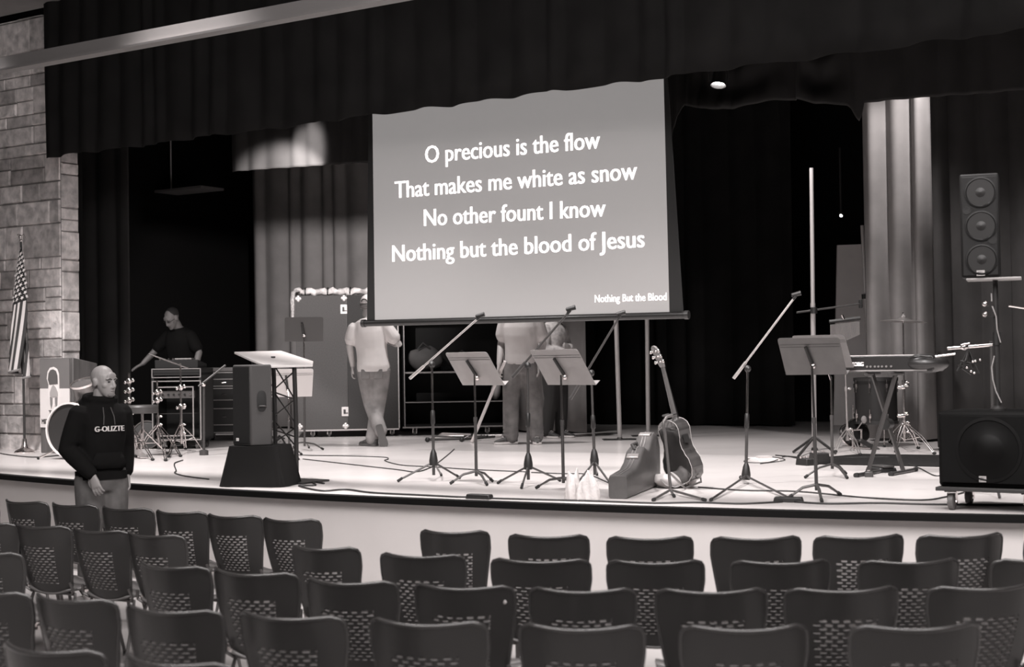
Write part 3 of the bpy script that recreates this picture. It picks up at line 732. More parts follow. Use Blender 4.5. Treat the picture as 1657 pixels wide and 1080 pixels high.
g = MB(); g.tube([D(1632, 495, B.y)-B, D(1692, 504, B.y)-B], .008, 8); g.build('boom_arm', chrome, bs2)
g = MB(); g.lathe([(.14, 0), (.14, .012), (.03, .03)], 20); g.build('base', black_metal, bs2)
# ------------------------------------------------------------------ left loudspeaker on the cloth-covered box
Bx = P(392, 789); bx = thing('covered_box', 'low box under a black cloth carrying the left loudspeaker', 'box', Bx+N*.22, 0)
rings = []
zt = .325
nn = 48
def sqr(t, hx, hy, e=.25):
    c, s = math.cos(t), math.sin(t); return (hx*math.copysign(abs(c)**e, c), hy*math.copysign(abs(s)**e, s))
for i in range(12):
    f = i/11; rg = []
    for j in range(nn):
        t = 2*PI*j/nn; x, y = sqr(t, .285-.07*f, .22-.035*f)
        wv = (1-f)*.014*math.sin(j*1.9)
        rg.append((x*(1+wv*2), y*(1+wv*2), .003+zt*f))
    rings.append(rg)
g = MB(); g.loft(rings); g.build('cloth_cover', mat('black_cover_cloth', .008, .9, spec=.2), bx, smooth=70); bx.rotation_euler = (0, 0, R(-12))
lc = Bx+N*.20+Vector((-.03, 0, zt+.004))
ls = thing('loudspeaker', 'black trapezoid loudspeaker with side handle standing on the cloth-covered box', 'loudspeaker', lc, R(0))
g = MB(); H3 = .655
out = [(-.175, -.02), (-.005, -.155), (.155, -.09), (.125, .10), (-.03, .16), (-.165, .09)]
vs = [(x, y, 0) for x, y in out]+[(x*.98, y*.98, H3) for x, y in out]; k = len(out)
g.add(vs, [tuple(range(k-1, -1, -1)), tuple(range(k, 2*k))]+[(j, (j+1) % k, k+(j+1) % k, k+j) for j in range(k)])
g.build('cabinet', mat('speaker_carpet', .05, .75, bump=.2, bscale=300), ls, bevel=.012)
f0, f1 = Vector((-.175, -.02, 0)), Vector((-.005, -.155, 0)); fx = (f1-f0).normalized(); fn = Vector((fx.y, -fx.x, 0))
g = MB(); g.add([f0+fx*.01+fn*.004+Vector((0, 0, .02)), f1-fx*.01+fn*.004+Vector((0, 0, .02)), f1-fx*.012+fn*.004+Vector((0, 0, H3-.02)), f0+fx*.012+fn*.004+Vector((0, 0, H3-.02))], [(0, 1, 2, 3)]); g.build('grille', grille_m, ls, smooth=0, solid=.006)
e0, e1 = Vector((-.005, -.155, 0)), Vector((.155, -.09, 0)); ex = (e1-e0).normalized(); en = Vector((ex.y, -ex.x, 0))
def ep(x, z, o): return e0+ex*x+en*o+Vector((0, 0, z))
g = MB(); pts = []
for j in range(24):
    t = 2*PI*j/24; x, y = sqr(t, .038, .085, .7); pts.append((x, y))
g.add([ep(.09+x, .36+y, .003) for x, y in pts]+[ep(.09+x*.85, .36+y*.9, .0045) for x, y in pts], [tuple(range(24, 48))]+[(j, (j+1) % 24, 24+(j+1) % 24, 24+j) for j in range(24)])
hd = g.build('handle_cup', mat('handle_black', .006, .6), ls)
g = MB(); g.tube([ep(.062, .315, .004), ep(.07, .32, .014), ep(.115, .32, .014), ep(.122, .315, .004)], .008, 8); g.build('grip', dark_metal, hd)
g = MB(); g.box((0, 0, 0), (.03, .003, .025), Matrix.Translation(f0+fx*.065+fn*.009+Vector((0, 0, .05))) @ Matrix.Rotation(math.atan2(fx.y, fx.x), 4, 'Z')); g.build('logo_plate', mat('logo_white', .75, .5, emit=.05), ls)

# ================================================================== LECTERN
B = P(461, 781); le = thing('lectern', 'truss lectern with black tube legs and a pale slanted top beside the left loudspeaker', 'lectern', B)
lm = mat('lectern_tube', .022, .35)
DY = B.y
def l3(x, y, dy=0): return D(x, y, DY+dy)-B
feet = [l3(445, 767, .12), l3(480, 780, -.05)]
legs = [(l3(442, 577, .1), l3(446, 770, .1)), (l3(476, 590, -.1), l3(480, 780, -.1)), (l3(410, 580, .35), l3(421, 763, .5))]
for a, c in legs:
    c = Vector((c.x, c.y, .01)); g = MB(); g.tube([a, (a*.5+c*.5)+Vector((.006, 0, 0)), c], .019, 12); g.build('leg', lm, le)
g = MB()
def strut(i, j, fi, fj):
    a = legs[i][0].lerp(legs[i][1], fi); c = legs[j][0].lerp(legs[j][1], fj); q = MB(); q.cyl(a, c, .0065, n=8); q.build('strut', lm, le)
for k in range(4):
    strut(0, 1, .06+.24*k, .30+.2*k if k < 3 else .95); strut(1, 0, .06+.24*k, .28+.22*k if k < 3 else .9)
    strut(2, 0, .08+.22*k, .26+.22*k if k < 3 else .92); strut(0, 2, .08+.22*k, .3+.2*k)
for f in (.3, .62): strut(0, 1, f, f); strut(2, 0, f, f)
top = [l3(379, 573, .25), l3(455, 571, .42), l3(507, 588, -.02), l3(506, 594, -.12), l3(433, 596, -.22), l3(405, 585, .0)]
g = MB(); n = len(top); th_ = Vector((0, 0, .018))
cz_ = sum(top, Vector())/n
g.add(top+[p+th_ for p in top], [tuple(range(n-1, -1, -1)), tuple(range(n, 2*n))]+[(j, (j+1) % n, n+(j+1) % n, n+j) for j in range(n)])
g.build('top', mat('frosted_acrylic', .62, .35, coat=.3), le, smooth=0, bevel=.004)
g = MB(); g.box((0, 0, .008), (.44, .34, .016), Matrix.Rotation(YAW, 4, 'Z') @ Matrix.Translation((.07, .06, 0))); g.build('base_plate', black_metal, le, bevel=.004)

# ================================================================== PODIUM, FLAG
pf = P(66, 733); po = thing('podium', 'wooden box podium with a white school sign against the stone wall', 'podium', pf, YAW)
PW, PD, PH = .56, .36, D(64, 580, pf.y).z-ST
wood = mat('podium_wood', .10, .5, noise=.25, scale=3, stretch=(6, 6, .5))
g = MB(); g.add([(0, 0, 0), (PW, 0, 0), (PW, PD, 0), (0, PD, 0), (0, 0, PH), (PW, 0, PH), (PW, PD, PH-.07), (0, PD, PH-.07)], [(3, 2, 1, 0), (4, 5, 6, 7), (0, 1, 5, 4), (1, 2, 6, 5), (2, 3, 7, 6), (3, 0, 4, 7)])
g.build('body', wood, po, bevel=.008)
g = MB(); g.box((.26, -.006, PH-.19), (.50, .01, .36)); g.build('upper_panel', mat('panel_grey', .16, .6), po)
g = MB(); g.box((.26, -.007, .52), (.50, .012, .45)); sg = g.build('sign', mat('sign_white', .72, .55), po)
ink = mat('sign_ink', .02, .6)
lettering('TIPPIT', ink, sg, Vector((.16, -.0135, .435)), Vector((.40, -.0135, .435)), Vector((0, -.001, 0)), .062, bold=.003)
lettering('MIDDLE SCHOOL', ink, sg, Vector((.04, -.0135, .335)), Vector((.50, -.0135, .335)), Vector((0, -.001, 0)), .062, bold=.003)
# helmet crest emblem
def poly_plate(root, name, pts, m, y, th_=.004):
    g = MB(); g.prism(pts, y-th_, y); return g.build(name, m, root, smooth=0)
hel = [(.17, .62), (.155, .70), (.165, .79), (.135, .86), (.15, .94), (.19, .985), (.25, .995), (.31, .97), (.34, .91), (.345, .80), (.345, .62), (.33, .53), (.30, .47), (.275, .55), (.25, .55), (.225, .47), (.195, .53)]
poly_plate(po, 'crest_outline', hel, mat('crest_white', .78, .5), -.012, .006)
c0 = Vector((.25, .74)); ins_ = [((x-.25)*.8+.25, (z-.76)*.86+.765) for x, z in hel if z > .75]
poly_plate(po, 'crest_plume', ins_, mat('crest_grey', .10, .6), -.019, .003)
poly_plate(po, 'crest_visor', [(.19, .70), (.22, .76), (.25, .79), (.29, .76), (.325, .70), (.325, .66), (.25, .645), (.19, .66)], mat('crest_mid', .38, .6), -.019, .003)
for xs_ in (1, -1):
    poly_plate(po, 'crest_cheek', [(.255+xs_*.02, .64), (.255+xs_*.065, .65), (.255+xs_*.06, .56), (.255+xs_*.04, .51), (.255+xs_*.022, .57)], mat('crest_cheekgrey', .22, .6), -.019, .003)

fb = P(40, 733); fp = thing('flagpole', 'dark flagpole on a round chrome base in front of the stone wall', 'flagpole', fb)
ft_ = D(34, 392, fb.y)-fb; fdir = ft_.normalized()
g = MB(); g.cyl(fdir*.06, ft_, .014, n=12); g.build('pole', mat('pole_wood', .035, .4), fp)
g = MB(); g.lathe([(.115, 0), (.12, .01), (.1, .03), (.045, .055), (.03, .10), (.026, .16), (.018, .165)], 30); g.build('base', chrome, fp)
g = MB(); q = ft_; g.ell(q+Vector((0, 0, .02)), .018, 10, 8); g.ell(q+Vector((-.01, 0, .06)), (.018, .014, .03), 10, 8); g.ell(q+Vector((-.035, 0, .085)), (.014, .01, .01), 8, 6)
for s_ in (-1, 1): g.tube([q+Vector((0, 0, .07)), q+Vector((s_*.03, .01, .095)), q+Vector((s_*.045, .015, .05))], [.012, .01, .004], 8, squash=.5)
g.build('eagle_finial', mat('gilt', .6, .25, .9), fp)
# the flag hangs in folds from the pole
stripe_l, stripe_d, canton_m, star_m = mat('flag_white', .60, .8), mat('flag_red', .035, .8), mat('flag_blue', .012, .8), mat('flag_star', .75, .8)
Fz = ft_.z-.03; NU, NV = 46, 39
def flagp(u, v):            # u 0..1 along the fly, v 0..1 down the hoist; the cloth is wrapped in a loose roll
    z = Fz - u*1.45 - .16*v*(1-u) - .10*v*u
    w_ = (v+.40*u-.22) % 1.0; tri = 4*abs(w_-.5)-1          # 1 .. -1 .. 1
    wid = .018+.125*u**.75
    x = wid*tri - .04*u + .012*math.sin(9*v+5*u)*u
    y = -.03-.05*math.sin(2*PI*w_)*(.4+.6*u) - .012*math.sin(26*v+3*u)*u
    return Vector((x+fdir.x/fdir.z*z, y, z))
flg = thing('flag', 'star-spangled striped flag hanging in folds from the flagpole', 'flag', fb+Vector((0, 0, 0)))
g = MB(); vs = [flagp(i/(NU-1), j/(NV)) for i in range(NU) for j in range(NV+1)]
mats_i = []
fs = []
for i in range(NU-1):
    for j in range(NV):
        fs.append((i*(NV+1)+j, i*(NV+1)+j+1, (i+1)*(NV+1)+j+1, (i+1)*(NV+1)+j))
        u, v = (i+.5)/(NU-1), (j+.5)/NV
        mats_i.append(2 if (u < .45 and v < .70) else (1 if int(v*13) % 2 == 0 else 0))
g.add(vs, fs); fo_ = g.build('cloth', [stripe_l, stripe_d, canton_m], flg, smooth=180)
for p, k in zip(fo_.data.polygons, mats_i): p.material_index = k
g = MB()
for a in range(9):
    for b_ in range(5 if a % 2 else 6):
        v = .70*(a+.5)/9; u = .45*((b_+.5)/6 if a % 2 == 0 else (b_+1)/6)
        c0 = flagp(u, v); du = (flagp(u+.01, v)-c0).normalized(); dv = (flagp(u, v+.01)-c0).normalized(); nn_ = du.cross(dv).normalized()
        if nn_.y > 0: nn_ = -nn_
        for sg_ in (1, -1):
            st_ = [c0+nn_*.006*sg_+(du*math.cos(2*PI*k/10)+dv*math.sin(2*PI*k/10))*(.026 if k % 2 == 0 else .011) for k in range(10)]
            g.add(st_, [tuple(range(10))])
g.build('stars', star_m, fo_, smooth=0, solid=.002)
g = MB(); g.tube([flagp(.999, j/20)+Vector((0, -.004, -.012)) for j in range(21)], .014, 8); g.build('fringe', mat('fringe', .2, .9), fo_)
# ================================================================== DRUM KIT AT LEFT
B = P(132, 742); bd_ = thing('bass_drum', 'dark bass drum with a pale hoop standing on spurs in front of the podium', 'drum', B, R(-20))
r_ = .285; c_ = Vector((0, 0, r_+.03)); Mx = Matrix.Translation(c_) @ Matrix.Rotation(PI/2, 4, 'X')
g = MB(); g.lathe([(r_-.008, -.2), (r_-.008, .2)], 48, Mx); g.build('shell', mat('drum_shell_black', .02, .3), bd_)
for z in (-.2, .2):
    g = MB(); g.lathe([(r_-.006, z-.02), (r_+.012, z-.02), (r_+.012, z+.02), (r_-.006, z+.02)], 48, Mx, ring=True); g.build('hoop', mat('hoop_white', .8, .35), bd_)
g = MB(); g.lathe([(r_-.006, .19), (r_-.02, .205), (.004, .21)], 48, Mx); g.build('drum_head', mat('drum_head_black', .035, .45), bd_)
for k in range(8):
    a = 2*PI*k/8+.2; p = c_+Vector((math.cos(a)*(r_+.005), 0, math.sin(a)*(r_+.005))); g = MB(); g.cyl(p+Vector((0, -.2, 0)), p+Vector((0, .2, 0)), .006, n=6); g.build('tension_rod', chrome, bd_)
for s_ in (-1, 1):
    g = MB(); g.tube([c_+Vector((s_*.2, -.1, -.2)), Vector((s_*.37, -.25, .015))], .011, 8); sp2 = g.build('spur', chrome, bd_)
    g = MB(); g.ell((s_*.37, -.25, .015), .016, 8, 6); g.build('rubber_foot', rubber, sp2)
# rack tom on the bass drum
q = D(138, 634, B.y+.05); tm = thing('rack_tom', 'small chrome-rimmed tom drum above the bass drum, beside the bald man', 'drum', q, R(-20))
Mx = Matrix.Rotation(R(24), 4, 'X')
g = MB(); g.lathe([(.125, -.1), (.125, .1)], 36, Mx); g.build('shell', mat('tom_shell', .2, .25, .6), tm)
for z in (-.1, .1):
    g = MB(); g.lathe([(.127, z-.012), (.14, z-.012), (.14, z+.012), (.127, z+.012)], 36, Mx, ring=True); g.build('hoop', chrome, tm)
g = MB(); g.lathe([(.124, .098), (.003, .1)], 36, Mx); g.build('drum_head', mat('coated_head', .5, .6), tm)
g = MB(); g.lathe([(.124, -.098), (.003, -.1)], 36, Mx); g.build('resonant_head', mat('coated_head', .5, .6), tm)
g = MB(); g.cyl((0, .0, -.1), (0, .05, -.36), .012); g.build('mount', chrome, tm)
def cym_stand(label, base, top, feet, legz=.22, boom=None, knobs=(), group='chrome drum hardware stands at the left', cat='stand'):
    B = P(*base); r = thing('drum_hardware_stand', label, cat, B, 0, group); tv = D(top[0], top[1], B.y)-B
    chrome_stand(r, B, tv, feet, legz=legz, r=.014)
    for y in knobs:
        q = D(top[0]+(base[0]-top[0])*(y-top[1])/(base[1]-top[1]), y, B.y)-B
        g = MB(); g.ell(q, (.03, .026, .038)); g.ell(q+Vector((.045, -.02, .01)), (.02, .012, .026), 10, 6); g.ell(q+Vector((-.04, -.02, -.015)), (.016, .012, .02), 10, 6); g.build('tilter', chrome, r)
    if boom:
        a, c = D(*boom[0], B.y)-B, D(*boom[1], B.y-.05)-B; g = MB(); g.cyl(a, c, .009); g.build('boom_arm', chrome, r)
    return r
cym_stand('chrome cymbal stand without cymbal just right of the bald man', (210, 736), (209, 604), [(193, 741), (247, 746), (222, 731)], knobs=(617, 632, 648))
cym_stand('chrome stand beside the drum throne in front of the rack case', (257, 733), (254, 616), [(228, 728), (292, 740), (268, 747)], knobs=(635, 648))
cym_stand('chrome stand with a long boom reaching left in front of the rack case', (294, 733), (292, 588), [(273, 741), (329, 732), (300, 728)], boom=((241, 573), (305, 596)), knobs=(627, 658))
B = P(330, 737); q = thing('microphone_stand', 'straight black microphone stand just left of the trapezoid loudspeaker', 'microphone stand', B, 0)
tv = D(330, 624, B.y)-B
g = MB(); g.cyl((0, 0, .02), tv, .014); g.build('tube', dark_metal, q)
g = MB(); g.lathe([(.05, 0), (.05, .05), (.03, .06)], 16); g.build('base', dark_metal, q)
g = MB(); g.cyl(tv+Vector((-.06, .0, -.01)), tv+Vector((.22, .1, .22)), .011); g.build('boom_arm', dark_metal, q)
g = MB(); g.ell(tv+Vector((0, -.02, .01)), .026, 10, 8); g.build('boom_clamp', chrome, q)
# throne
B = P(231, 738); th2 = thing('drum_throne', 'round dark drum throne on a chrome tripod between the chrome stands', 'stool', B)
hz = D(231, 656, B.y).z-ST
g = MB(); g.lathe([(.15, hz-.09), (.17, hz-.08), (.175, hz-.02), (.16, hz), (.01, hz+.005)], 36); g.build('seat', mat('throne_vinyl', .06, .5), th2)
g = MB(); g.cyl((0, 0, .12), (0, 0, hz-.08), .016); g.build('post', chrome, th2)
for k in range(3):
    a = 2*PI*k/3+.5; g = MB(); F = Vector((.27*math.cos(a), .27*math.sin(a), .015)); g.tube([Vector((0, 0, .30)), F], .010, 8); g.tube([Vector((0, 0, .14)), F*.6+Vector((0, 0, .13))], .007, 6); lg = g.build('leg', chrome, th2)
    g = MB(); g.ell(F, .02, 10, 6); g.build('rubber_foot', rubber, lg)
B = P(226, 742); pd_ = thing('hi_hat_pedal', 'chrome hi-hat pedal on the stage among the drum stands', 'pedal', B, .6)
g = MB(); g.box((0, 0, .05), (.09, .28, .012), Matrix.Rotation(.25, 4, 'X')); g.build('footboard', alu, pd_)
for s_ in (-.06, .06):
    g = MB(); g.cyl((s_, .12, 0.01), (s_, .12, .26), .011); g.build('post', chrome, pd_)
B = P(214, 728); sn = thing('snare_drum', 'chrome snare drum standing tilted behind the cymbal stand beside the bald man', 'drum', B+N*.25+Vector((0, 0, .14)), 0)
Mx = Matrix.Rotation(R(72), 4, 'X')
g = MB(); g.lathe([(.165, -.07), (.165, .07)], 36, Mx); g.build('shell', chrome, sn)
for z in (-.07, .07):
    g = MB(); g.lathe([(.167, z-.01), (.18, z-.01), (.18, z+.01), (.167, z+.01)], 36, Mx, ring=True); g.build('hoop', chrome, sn)
g = MB(); g.lathe([(.166, .07), (.002, .072)], 36, Mx); g.build('drum_head', mat('smoked_head', .03, .3), sn)
# ================================================================== RACKS AND ROAD CASES
ex_m = mat('case_extrusion', .55, .35, .6)
case_bk = mat('case_black', .012, .6)
def rim(g, x0, x1, y, z0, z1, w=.012, d=.012):
    for a in ((x0, x1, z0, z0), (x0, x1, z1, z1)): g.box(((a[0]+a[1])/2, y, a[2]), (a[1]-a[0]+w, d, w))
    for x in (x0, x1): g.box((x, y, (z0+z1)/2), (w, d, z1-z0))
B = P(246, 728); rk = thing('equipment_rack', 'black open rack case with silver edges, mixing gear in its top', 'rack case', B, R(-3))
W5 = .60; H5 = D(246, 604, B.y).z-ST-.10
g = MB(); t_ = .03
for c, d in (((W5/2, .27, .1+t_/2), (W5, .54, t_)), ((W5/2, .27, .1+H5-t_/2), (W5, .54, t_)), ((t_/2, .27, .1+H5/2), (t_, .54, H5)), ((W5-t_/2, .27, .1+H5/2), (t_, .54, H5)), ((W5/2, .53, .1+H5/2), (W5, .02, H5))): g.box(c, d)
g.build('shell', case_bk, rk)
g = MB(); rim(g, .012, W5-.012, 0, .112, .1+H5-.1); g.build('edge_trim', ex_m, rk)
g = MB(); rim(g, .075, W5-.1, -.001, .16, .1+H5-.17, .014); g.build('rack_rails', ex_m, rk)
g = MB(); g.box((W5/2, .27, .1+H5+.02), (W5, .54, .06)); ld = g.build('top_tray', case_bk, rk)
g = MB(); rim(g, .01, W5-.01, -.002, .1+H5-.055, .1+H5+.045, .01); g.build('edge_trim', ex_m, ld)
g = MB(); g.box((W5/2-.02, .08, .1+H5-.26), (.46, .1, .085)); ru = g.build('rack_unit', mat('rack_face', .12, .4, .4), rk)
for k in range(6):
    g = MB(); g.cyl((.13+k*.065, .03, .1+H5-.26), (.13+k*.065, .018, .1+H5-.26), .013, n=10); g.build('knob', chrome if k in (0, 5) else black_plastic, ru)
g = MB(); g.box((W5/2, .1, .42), (.44, .14, .004)); g.build('shelf', dark_metal, rk)
for x, y in ((.07, .07), (W5-.07, .07), (.07, .47), (W5-.07, .47)): caster(rk, Vector((x, y, 0)), .04, bright=False)
rt = st(0, 0)
mx_ = thing('mixing_console', 'low dark mixing console on top of the silver-edged rack case', 'mixer', B+Vector((.04, .25, .1+H5+.052)), R(-3))
g = MB(); g.add([(0, -.2, 0), (.52, -.2, 0), (.52, .2, 0), (0, .2, 0), (0, -.2, .10), (.52, -.2, .10), (.52, .2, .05), (0, .2, .05)], [(3, 2, 1, 0), (4, 5, 6, 7), (0, 1, 5, 4), (1, 2, 6, 5), (2, 3, 7, 6), (3, 0, 4, 7)]); g.build('body', case_bk, mx_, bevel=.006)
for k in range(9):
    g = MB(); p = Vector((.05+.052*k, -.15, .1)); g.cyl(p, p+Vector((0, 0, .02)), .01, n=8); g.build('knob', chrome if k % 3 == 0 else dark_metal, mx_)
g = MB(); g.box((.33, -.1, .112), (.2, .12, .012)); g.build('display', mat('pale_display', .5, .4), mx_)
B = P(345, 716); r2 = thing('drawer_case', 'black drawer case with silver-framed drawers behind the loudspeaker', 'rack case', B+Vector((-.22, .15, 0)), R(-3))
H6 = .80; W6 = .62
g = MB(); g.box((W6/2, .27, .1+H6/2), (W6, .5, H6)); g.build('shell', case_bk, r2, bevel=.006)
g = MB(); rim(g, .012, W6-.012, .015, .115, .09+H6); g.build('edge_trim', ex_m, r2)
for z0, z1 in ((.18, .40), (.50, .66), (.68, .78)):
    g = MB(); g.box((W6/2+.04, .014, (z0+z1)/2+.03), (W6-.2, .02, z1-z0-.02)); dw = g.build('drawer', mat('drawer_black', .02, .5), r2)
    g = MB(); rim(g, .14, W6-.06, .003, z0+.035, z1+.025, .01); g.build('edge_trim', ex_m, dw)
    g = MB(); g.cyl((W6/2, .0, (z0+z1)/2+.03), (W6/2+.06, .0, (z0+z1)/2+.03), .007, n=8); g.build('handle', chrome, dw)
g = MB(); g.box((W6/2, .27, .1+H6+.03), (W6, .5, .05)); g.build('lid', mat('lid_grey', .12, .5), r2, bevel=.005)
for x, y in ((.07, .07), (W6-.07, .07), (.07, .45), (W6-.07, .45)): caster(r2, Vector((x, y, 0)), .04, bright=False)
# tall road case
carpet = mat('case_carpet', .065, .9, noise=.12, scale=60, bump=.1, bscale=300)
carpet_shaded = mat('case_shaded', .03, .9, noise=.15, scale=60)  # right half of the case: its shadow is put into a darker colour
B = P(481, 709); ry = R(3); rc = thing('tall_road_case', 'tall grey carpeted road case on casters beside the man in the cap', 'road case', B, ry)
sc5 = B.y/FPX
W7, H7 = 83*sc5*.985, 217*sc5; W8 = 83*sc5; z7 = 13*sc5
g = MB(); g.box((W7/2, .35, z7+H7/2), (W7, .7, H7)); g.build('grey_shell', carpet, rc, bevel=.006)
g = MB(); g.box((W7+W8/2+.005, .35, z7+H7/2), (W8, .7, H7)); g.build('shaded_shell', carpet_shaded, rc, bevel=.006)
g = MB(); g.box(((W7+W8)/2, .01, z7-.012), (W7+W8, .02, .02)); g.build('bottom_rail', ex_m, rc)
g = MB(); g.box((W7+W8, -.006, z7+H7/2-.1), (.014, .012, H7-.2)); g.build('edge_trim', ex_m, rc)
g = MB(); g.box((W7, -.003, z7+H7/2), (.012, .008, H7)); g.build('seam_trim', dark_metal, rc)
for x in (.035, W7-.03):
    for z in (z7+.04, z7+H7-.04):
        g = MB()
        for dx, dz in ((0, 0), (.028, 0), (-.028, 0), (0, .028), (0, -.028)): g.ell((x+dx*.8, -.004, z+dz*.8), (.022, .01, .022), 10, 6)
        g.build('ball_corner', mat('corner_steel', .7, .35, .5), rc)
for z in (z7+H7*.105+H7*.79, z7+H7*.13):
    g = MB(); g.box((W7-.035, -.006, z), (.09, .012, .125)); lt = g.build('latch_dish', mat('latch_plate', .72, .35, .4), rc, bevel=.004)
    g = MB(); g.box((W7-.04, -.014, z), (.03, .008, .06)); g.box((W7-.02, -.014, z-.02), (.05, .008, .012)); g.build('latch', dark_metal, lt)
for x in (.2, .42, W7+W8-.1): caster(rc, Vector((x, .1, 0)), .045)
for x in (.2, W7+W8-.2): caster(rc, Vector((x, .6, 0)), .045, bright=False)
bun = thing('cloth_bundle', 'long pale crumpled cloth bundle lying on top of the tall road case', 'cloth', B+Vector((0, 0, z7+H7)), ry)
rr = random.Random(2); pts = []; rad = []
for i in range(26):
    f = i/25; pts.append(Vector((-.01+f*(W7+W8*.55), .16+.05*math.sin(i*.9), .052+.012*math.sin(i*1.7)))); rad.append(.046+.006*math.sin(i*2.3)+rr.uniform(-.005, .005))
g = MB(); g.tube(pts, rad, 14); nz = MB()
g.v = [v+Vector((0, 0, .008*math.sin(v.x*41+v.y*60)))for v in g.v]
g.build('roll', mat('crumpled_white', .6, .5, noise=.3, scale=14, bump=.5, bscale=25), bun)
for x in (.12, .42, .72):
    g = MB(); g.tube([(x, .16+.054*math.cos(2*PI*k/14), .055+.053*math.sin(2*PI*k/14)) for k in range(14)], .012, 6, closed=True); g.build('tie_band', cable_m, bun)
g = MB(); pts = [(.02, .12, .06), (-.03, .03, .05), (-.045, -.02, -.06), (-.04, -.025, -.17), (-.045, -.02, -.30), (-.03, -.025, -.38)]
g.tube(pts, [.04, .035, .03, .028, .024, .012], 10, squash=.5); g.build('hanging_tail', mat('streaked_cloth', .3, .6, noise=.8, scale=30, stretch=(4, 4, 1)), bun)
# open shelf case
B2 = P(648, 706); oc = thing('open_shelf_case', 'wide black open-fronted shelf case on casters behind the leftmost mic stand', 'road case', Vector((B2.x+.04, B2.y+.02, ST)), R(2.5))
sc6 = B2.y/FPX; W9 = 166*sc6; z9 = 14*sc6; H9 = 1.55; D9 = .40
g = MB()
for c, d in (((W9/2, D9/2, z9+.015), (W9, D9, .03)), ((W9/2, D9/2, z9+H9), (W9, D9, .03)), ((.012, D9/2, z9+H9/2), (.024, D9, H9)), ((W9-.012, D9/2, z9+H9/2), (.024, D9, H9)), ((W9/2, D9-.01, z9+H9/2), (W9, .02, H9))): g.box(c, d)
g.build('shell', mat('case_inside', .006, .8, spec=.2), oc)
for zz in (z9+.33, z9+.73):
    g = MB(); g.box((W9/2, D9/2, zz), (W9-.05, D9-.06, .02)); sh = g.build('shelf', mat('case_inside', .006, .8), oc)
    g = MB(); g.box((W9/2, .028, zz), (W9-.06, .012, .022 if zz > z9+.5 else .012)); g.build('shelf_edge', mat('dull_alu', .25, .45, .5), sh)
g = MB(); g.box((W9/2+.05, -.004, z9-.005), (W9+.12, .015, .018)); g.build('bottom_rail', mat('dull_alu', .25, .45, .5), oc)
for x in (.022, W9-.015):
    g = MB(); g.box((x, -.004, z9+H9/2), (.012, .012, H9)); g.build('edge_trim', ex_m if x > .1 else mat('dull_alu', .25, .45, .5), oc)
for x in (.15, W9-.25): caster(oc, Vector((x, .09, 0)), .045)
for x in (.15, W9-.25): caster(oc, Vector((x, .33, 0)), .045, bright=False)
def tub(label, x, y, z, m, rx, h):
    o = thing('gear_bag', label, 'bag', oc.matrix_basis @ Vector((x, y, z)), R(2.5))
    g = MB(); g.ell((0, 0, h/2), (rx, .14, h/2), 18, 10); g.v = [Vector((v.x, v.y, max(v.z, 0.0)+.02*math.sin(v.x*20))) for v in g.v]; g.build('bag_body', m, o)
    g = MB(); g.tube([(-rx*.4, -.1, h*.9), (-rx*.1, -.12, h*1.15), (rx*.3, -.1, h*.92)], .012, 7); g.build('handle', black_plastic, o); return o
tub('grey soft bag on the upper shelf of the open case, left of the dark bag', .30, .2, z9+.742, mat('bag_grey', .05, .8, noise=.2, scale=5), .24, .34)
tub('black soft bag on the upper shelf of the open case, right of the grey bag', .82, .2, z9+.742, mat('bag_black', .008, .7), .24, .24)
tub('pale small bag on the lower shelf of the open case behind the white pole', W9-.12, .2, z9+.342, mat('bag_pale', .3, .8), .07, .26)
# folded stands lying on the floor in front of the open case
def lying(label, a, c, m=dark_metal):
    A, Cc = P(*a)+Vector((0, 0, .03)), P(*c)+Vector((0, 0, .03)); o = thing('folded_stand', label, 'stand', A)
    g = MB(); g.cyl(Vector((0, 0, 0)), Cc-A, .016, n=10); g.build('tube', m, o)
    d = (Cc-A).normalized(); sd = d.cross(Vector((0, 0, 1)))
    for k in (-1, 0, 1):
        g = MB(); g.tube([d*.06, d*.12+sd*.03*k+Vector((0, 0, .02+.02*abs(k))), d*.5+sd*.045*k+Vector((0, 0, .02))], .009, 7); lg = g.build('leg', alu if k == 0 else m, o)
        g = MB(); q = d*.5+sd*.045*k+Vector((0, 0, .02)); g.ell(q, .016, 8, 6); g.build('rubber_foot', rubber, lg)
    g = MB(); g.ell(d*.03, (.035, .03, .03), 10, 6); g.build('hub', black_plastic, o)
lying('folded black stand lying on the floor, nearest the leftmost mic stand', (688, 716), (762, 714))
lying('folded black stand lying on the floor under the open case, behind the other one', (700, 711), (812, 709), alu)
lying('folded black stand lying by the shoes of the man holding the white pole', (745, 716), (800, 711))
# ================================================================== GUITAR, CASE, CLOTHS
def gout(t):   # half width of the guitar body at t 0 (tail) .. 1 (neck joint)
    pts = [(0, .0), (.02, .075), (.06, .13), (.14, .178), (.25, .198), (.36, .188), (.48, .148), (.56, .126), (.64, .122), (.74, .136), (.84, .143), (.92, .128), (.97, .085), (1.0, .03)]
    for (a, p), (c, q) in zip(pts, pts[1:]):
        if a <= t <= c: f = (t-a)/(c-a); f = f*f*(3-2*f) if 0 < a < .9 else f; return p+(q-p)*f
    return 0
GB = P(1108, 790); gt = thing('acoustic_guitar', 'dark acoustic guitar resting upright in its stand, seen from behind', 'guitar', GB+Vector((0, .04, .0)))
GL = .50; GZ = .17
a_top = D(1066, 596, GB.y)-gt.location; a_bot = D(1112, 782, GB.y)-gt.location
ax_ = (a_top-a_bot).normalized()
nb = Vector((-.90, -.43, 0)); nb = (nb-ax_*nb.dot(ax_)).normalized()      # out of the back, towards the hall
sd_ = ax_.cross(nb).normalized()
if sd_.x < 0: sd_ = -sd_
def G(x, y, z): return a_bot + sd_*x + nb*y + ax_*z        # x across, y out of the back, z up
